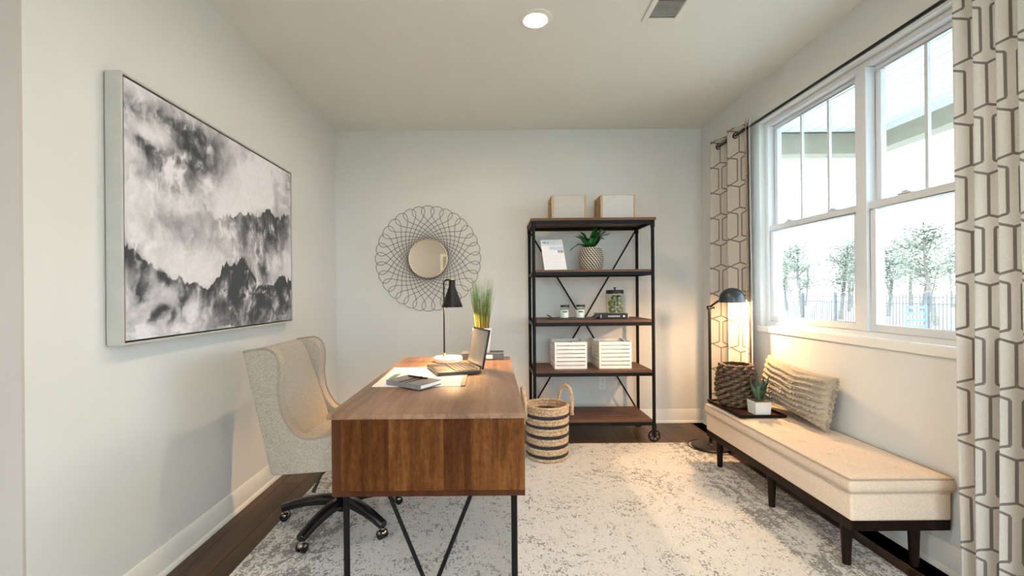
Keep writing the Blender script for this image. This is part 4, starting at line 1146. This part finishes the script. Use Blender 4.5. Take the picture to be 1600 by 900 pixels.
qx, qy = 1.685, 2.845
sc_ = thing('potted_succulent', 'small spiky succulent in a square white pot at the tray edge', 'plant', (qx, qy, wz))
part('pot', MB().hexa([(qx - .046, qy - .046, wz), (qx + .046, qy - .046, wz), (qx + .046, qy + .046, wz), (qx - .046, qy + .046, wz)], [(qx - .051, qy - .051, wz + .083), (qx + .051, qy - .051, wz + .083), (qx + .051, qy + .051, wz + .083), (qx - .051, qy + .051, wz + .083)]), CERAM, sc_, bev=.004)
part('soil', MB().box(qx - .045, qx + .045, qy - .045, qy + .045, wz + .0832, wz + .087), DKBROWN, sc_)
for dx, dy, hh, wd in ((-.065, -.01, .13, .026), (-.035, -.03, .16, .028), (-.012, .02, .17, .028), (.02, -.035, .13, .026), (.0, -.015, .10, .026), (.062, -.01, .165, .022), (.045, .03, .13, .026), (-.03, .04, .13, .026), (.03, .0, .15, .026), (-.05, .01, .15, .022)):
    leaf((qx + dx * .25, qy + dy * .3, wz + .086), (qx + dx, qy + dy, wz + .086 + hh), wd, .0, LEAFM, sc_, roll=random.uniform(-.8, .8), fold=.5)

# ---- lumbar pillow, ruched, with frayed ends
pc_ = Vector((1.884, 2.772, .588)); th = math.radians(9)
eu = Vector((math.sin(th), 0, math.cos(th))); en = Vector((-math.cos(th), 0, math.sin(th))); ea = Vector((0, -1, 0))
ro = math.radians(-4); ea, eu = ea * math.cos(ro) + eu * math.sin(ro), eu * math.cos(ro) - ea * math.sin(ro)
pi_ = thing('lumbar_pillow', 'long ruched tan pillow leaning on the wall at the back of the bench', 'pillow', (1.884, 2.80, SZ))
def pil(s, t, side):
    q = (1 - abs(s) ** 3.2) * (1 - abs(t) ** 3.2)
    hth = .076 * max(0, q) ** .5
    rdg = .0075 * math.sin(t * 27 + 1.3 * math.sin(s * 3.5 + 1) + .5 * math.sin(s * 9)) * min(1, q * 3) + .0018 * math.sin(s * 47 + 9 * math.sin(t * 7)) * min(1, q * 3)
    sx_ = s * (1 - .045 * (1 - abs(t) ** 2)); sy_ = t * (1 - .14 * (1 - abs(s) ** 2.2) )
    return pc_ + ea * (.315 * sx_) + eu * (.155 * sy_) + en * ((hth + rdg) * side)
pm = MB()
pm.grid(lambda u, v: pil(u * 2 - 1, v * 2 - 1, 1), 110, 90); pm.grid(lambda u, v: pil(u * 2 - 1, v * 2 - 1, -1) , 40, 24)
lowest = min(p[2] for p in pm.v); dzp = SZ + .002 - lowest
hix = max(p[0] for p in pm.v); dxp = min(0, XR - .002 - hix)
pc_ = pc_ + Vector((dxp, 0, dzp))
pm = MB(); pm.grid(lambda u, v: pil(u * 2 - 1, v * 2 - 1, 1), 110, 90); pm.grid(lambda u, v: pil(u * 2 - 1, v * 2 - 1, -1), 110, 90)
part('cover', pm, PILLOWF, pi_, smooth='all')
r = random.Random(5)
for k_ in range(9):   # ruched strips stitched along the length
    t = -.80 + k_ * .2; mb = MB(); pts = []
    def strip(u, v, t=t, k_=k_):
        s = -.95 + 1.9 * u; p = pil(s, t + .02 * math.sin(s * 6 + k_), 1)
        return p + en * (.001 + .007 * v * (.6 + .4 * math.sin(s * 60 + k_))) + eu * (v * (.006 * math.sin(s * 75 + k_ * 2) - .006))
    mb.grid(strip, 120, 2)
    part('ruffle', mb, PILLOWF, pi_, smooth='all')
fm = MB()
for k_ in range(70):
    sgn = 1 if r.random() < .75 else -1
    t = r.uniform(-.95, .95); p = pil(sgn * .985, t, r.choice((-1, 1)) * .3)
    d = ea * (sgn * r.uniform(.008, .022)) + eu * r.uniform(-.01, .01) + en * r.uniform(-.006, .018)
    fm.tube([p, p + d * .6, p + d + Vector((0, 0, -.003))], [.004, .0045, .002], 4)
fm.v = [(min(a, XR - .001), b, max(c, SZ + .001)) for a, b, c in fm.v]
o = part('fringe', fm, PILLOWF, pi_); o['kind'] = 'stuff'

# ================================================================== FLOOR LAMP
bx_, by_ = 1.672, 3.465; qx_, qy_ = 1.692, 3.50
fl_ = thing('floor_lamp', 'slim dark pharmacy floor lamp with a dome shade at the end of the bench', 'lamp', (bx_, by_, RT))
part('base', MB().lathe([(.001, RT), (.138, RT), (.142, RT + .004), (.142, RT + .012), (.134, RT + .018), (.03, RT + .022), (.022, RT + .03), (.001, RT + .03)], qx_ - .012, qy_ - .03, 48), BRONZE, fl_, smooth=True)
part('pole', MB().tube([(qx_, qy_, RT + .02), (qx_, qy_, 1.085)], .0105, 14), BLACK, fl_, smooth=True)
jn = part('joint', MB().tube([(qx_ - .016, qy_, 1.092), (qx_ + .016, qy_, 1.092)], .015, 14), BLACK, fl_, smooth=True)
part('knob', MB().tube([(qx_ + .016, qy_, 1.092), (qx_ + .036, qy_ - .006, 1.09)], [.004, .009], 10), BLACK, jn, smooth=True)
dmx, dmy, dmz = 1.735, 3.25, 1.137
part('arm', MB().tube([(qx_, qy_, 1.095), (qx_ + .02, qy_ - .11, 1.15), (dmx - .022, dmy + .06, 1.19)], .0075, 10), BLACK, fl_, smooth=True)
R0 = .088
prof = [(R0, dmz), (R0 - .001, dmz + .03), (R0 - .010, dmz + .06), (R0 - .030, dmz + .087), (R0 - .058, dmz + .102), (.001, dmz + .107)]
prof2 = [(.001, dmz + .104), (R0 - .059, dmz + .099), (R0 - .032, dmz + .084), (R0 - .013, dmz + .058), (R0 - .004, dmz + .03), (R0 - .003, dmz)]
part('shade', MB().lathe(prof + prof2, dmx, dmy, 40, close=True), DOME, fl_, smooth=True)
part('bulb', MB().ball((dmx, dmy, dmz + .05), .024, 12), glow('warm_bulb_large', WARM, 40), fl_, smooth=True)
lamp('bulb_light', fl_, (dmx, dmy, dmz + .012), P_FLOOR, .03)
cd_ = crom([(qx_ + .03, qy_ + .112, RT + .010), (qx_ - .06, qy_ + .125, .02), (qx_ - .15, qy_ + .06, .022), (qx_ - .172, qy_ - .03, .017), (qx_ - .13, qy_ - .13, .017), (qx_ - .02, qy_ - .20, .017), (qx_ + .08, qy_ - .19, .017)], 6)
part('cord', MB().tube([tuple(p) for p in cd_], .003, 6), BLACKM, fl_, smooth=True)

# ================================================================== CURTAINS
RODX, RODZ = 1.872, 2.412
rd_ = thing('curtain_rod', 'thin black curtain rod mounted above the window', 'rod', (RODX, 2.42, RODZ))
part('rod', MB().tube([(RODX, 1.08, RODZ), (RODX, 3.76, RODZ)], .0095, 12), BLACKM, rd_, smooth=True)
for y in (1.07, 3.77): part('finial', MB().ball((RODX, y, RODZ), .02, 12), BLACKM, rd_, smooth='all')
for y in (1.15, 2.42, 3.70)[0:1] + (3.71,):
    part('bracket', MB().box(RODX - .004, XR - .006, y - .006, y + .006, RODZ - .0215, RODZ - .0105).box(XR - .008, XR - .0005, y - .014, y + .014, RODZ - .045, RODZ + .03), BLACKM, rd_, bev=.001)
def curtain(name, label, y_a, y_b, z0, z1, folds, amp, x_c, narrow, phase, u0, lining_to, sharp=1.0, vph=0.0, mat=None):
    """fabric hanging in folds from y_a (towards the room's back) to y_b"""
    c = thing(name, label, 'curtain', (x_c, (y_a + y_b) / 2, z0), 'curtain panels')
    NU, NV = folds * 18, 28
    def pos(u, v, d=0.0):
        k = 1 - narrow * (1 - v) * .5
        am = amp * (.82 + .18 * (1 - v)) * (1 + .12 * math.sin(u * 17 + 2 * v))
        y = y_a + (y_b - y_a) * u + .010 * math.sin(u * 9 + v * 4) * (1 - v)
        ph = 2 * PI * folds * u + phase
        wv = math.sin(ph); wv = math.copysign(abs(wv) ** sharp, wv)
        return Vector((x_c - am * wv + d, y + narrow * (.5 - u) * (1 - v) + .18 * (y_b - y_a) / folds * math.sin(2 * ph) * .5, z0 + (z1 - z0) * v))
    # cloth length along the folds, measured half way up, for the printed pattern
    ss = [0.0]
    for i in range(NU): ss.append(ss[-1] + (pos((i + 1) / NU, .5) - pos(i / NU, .5)).length)
    mb = MB().grid(pos, NU, NV)
    off = Vector(c.location)
    me = bpy.data.meshes.new('panel'); me.from_pydata([tuple(Vector(p) - off) for p in mb.v], [], mb.f)
    uvl = me.uv_layers.new(name='UVMap')
    for p in me.polygons:
        p.use_smooth = True
        for li in p.loop_indices:
            vi = me.loops[li].vertex_index; i, j = vi % (NU + 1), vi // (NU + 1)
            uvl.data[li].uv = (ss[i] + u0, (z0 + (z1 - z0) * j / NV) + vph)
    me.materials.append(mat or CURT)
    o = bpy.data.objects.new('panel', me); C.objects.link(o); o.parent = c
    sd = o.modifiers.new('thickness', 'SOLIDIFY'); sd.thickness = .0016; sd.offset = 0
    if lining_to is not None:
        lm = MB().grid(lambda u, v: pos(u, v, .007) + Vector((0, (lining_to - y_b) * u ** 3, 0)), NU, NV)
        lo_ = part('lining', lm, LINING, c, smooth='all', label='plain white lining')
        sd = lo_.modifiers.new('thickness', 'SOLIDIFY'); sd.thickness = .0012; sd.offset = 0
    # grommets where the cloth crosses the rod
    for q in range(folds * 2):
        u = (q * PI - phase) / (2 * PI * folds)
        if not 0 < u < 1: continue
        v = (RODZ - z0) / (z1 - z0); p = pos(u, v); t = (pos(u + .002, v) - pos(u - .002, v)).normalized()
        up = Vector((0, 0, 1)); ring = [Vector((RODX, p.y, RODZ)) + t * (.021 * math.cos(a)) + up * (.021 * math.sin(a)) for a in [2 * PI * i / 20 for i in range(20)]]
        part('grommet', MB().tube(ring, .005, 6, closed=True), BLACKM, c, smooth='all')
    return c
curtain('curtain', 'cream trellis-print curtain hanging beside the floor lamp', 3.785, 3.265, .015, 2.475, 2, .042, RODX, .04, .9, .05, 3.235, .8, .06)
curtain('curtain', 'cream trellis-print curtain close to the camera, in front of the window end', 1.785, 1.10, .015, 2.475, 9, .036, RODX, -.05, 2.2, -.050, None, .8, .0, CURT2)

# ================================================================== CEILING FITTINGS
CANLENS = glow('downlight_lens', (1.0, .76, .50), L_CAN)
def downlight(x, y, label):
    d = thing('recessed_light', label, 'light', (x, y, ZC), 'recessed ceiling lights')
    part('trim_ring', MB().lathe([(.066, ZC - .012), (.090, ZC - .006), (.093, ZC - .0005), (.064, ZC - .0005), (.060, ZC - .008)], x, y, 40, close=True), TRIM, d, smooth=True)
    part('lens', MB().lathe([(.001, ZC - .0075), (.0595, ZC - .0075), (.0595, ZC - .003), (.001, ZC - .003)], x, y, 36), CANLENS, d)
downlight(.250, 2.485, 'round recessed ceiling light glowing above the room centre')
downlight(.250, .70, 'round recessed fill light added unseen nearer the entry hall')  # out of view, added as a fill lamp
for x in (-1.9, .2): downlight(x, -.8, 'round recessed fill light added unseen over the entry hall, ' + ('by the hall wall' if x < 0 else 'by the front fill window'))  # two more unseen fill lamps, added behind the camera
vt = thing('ceiling_vent', 'white louvred air vent in the ceiling', 'vent', (.947, 2.33, ZC))
vx0, vx1, vy0, vy1 = .846, 1.048, 2.15, 2.508
for (a, b, c, d) in ((vx0, vx0 + .028, vy0, vy1), (vx1 - .028, vx1, vy0, vy1), (vx0 + .0285, vx1 - .0285, vy0, vy0 + .028), (vx0 + .0285, vx1 - .0285, vy1 - .028, vy1)):
    part('frame_side', MB().box(a, b, c, d, ZC - .010, ZC - .0005), TRIM, vt, bev=.002)
part('duct', MB().box(vx0 + .029, vx1 - .029, vy0 + .029, vy1 - .029, ZC - .0015, ZC - .0005), plain('vent_dark', (.10, .07, .06), .8), vt)
y = vy0 + .036; l0 = None
while y < vy1 - .036:
    if abs(y - (vy0 + vy1) / 2) > .006:
        Mx = Matrix.Translation((0, y, ZC - .0055)) @ Matrix.Rotation(math.radians(30), 4, 'X')
        if l0 is None: l0 = part('louver', MB().box(vx0 + .029, vx1 - .029, -.0055, .0055, -.0008, .0008, Mx), TRIM, vt); yl = y
        else: again(l0, vt, (0, y - yl, 0))
    y += .0115
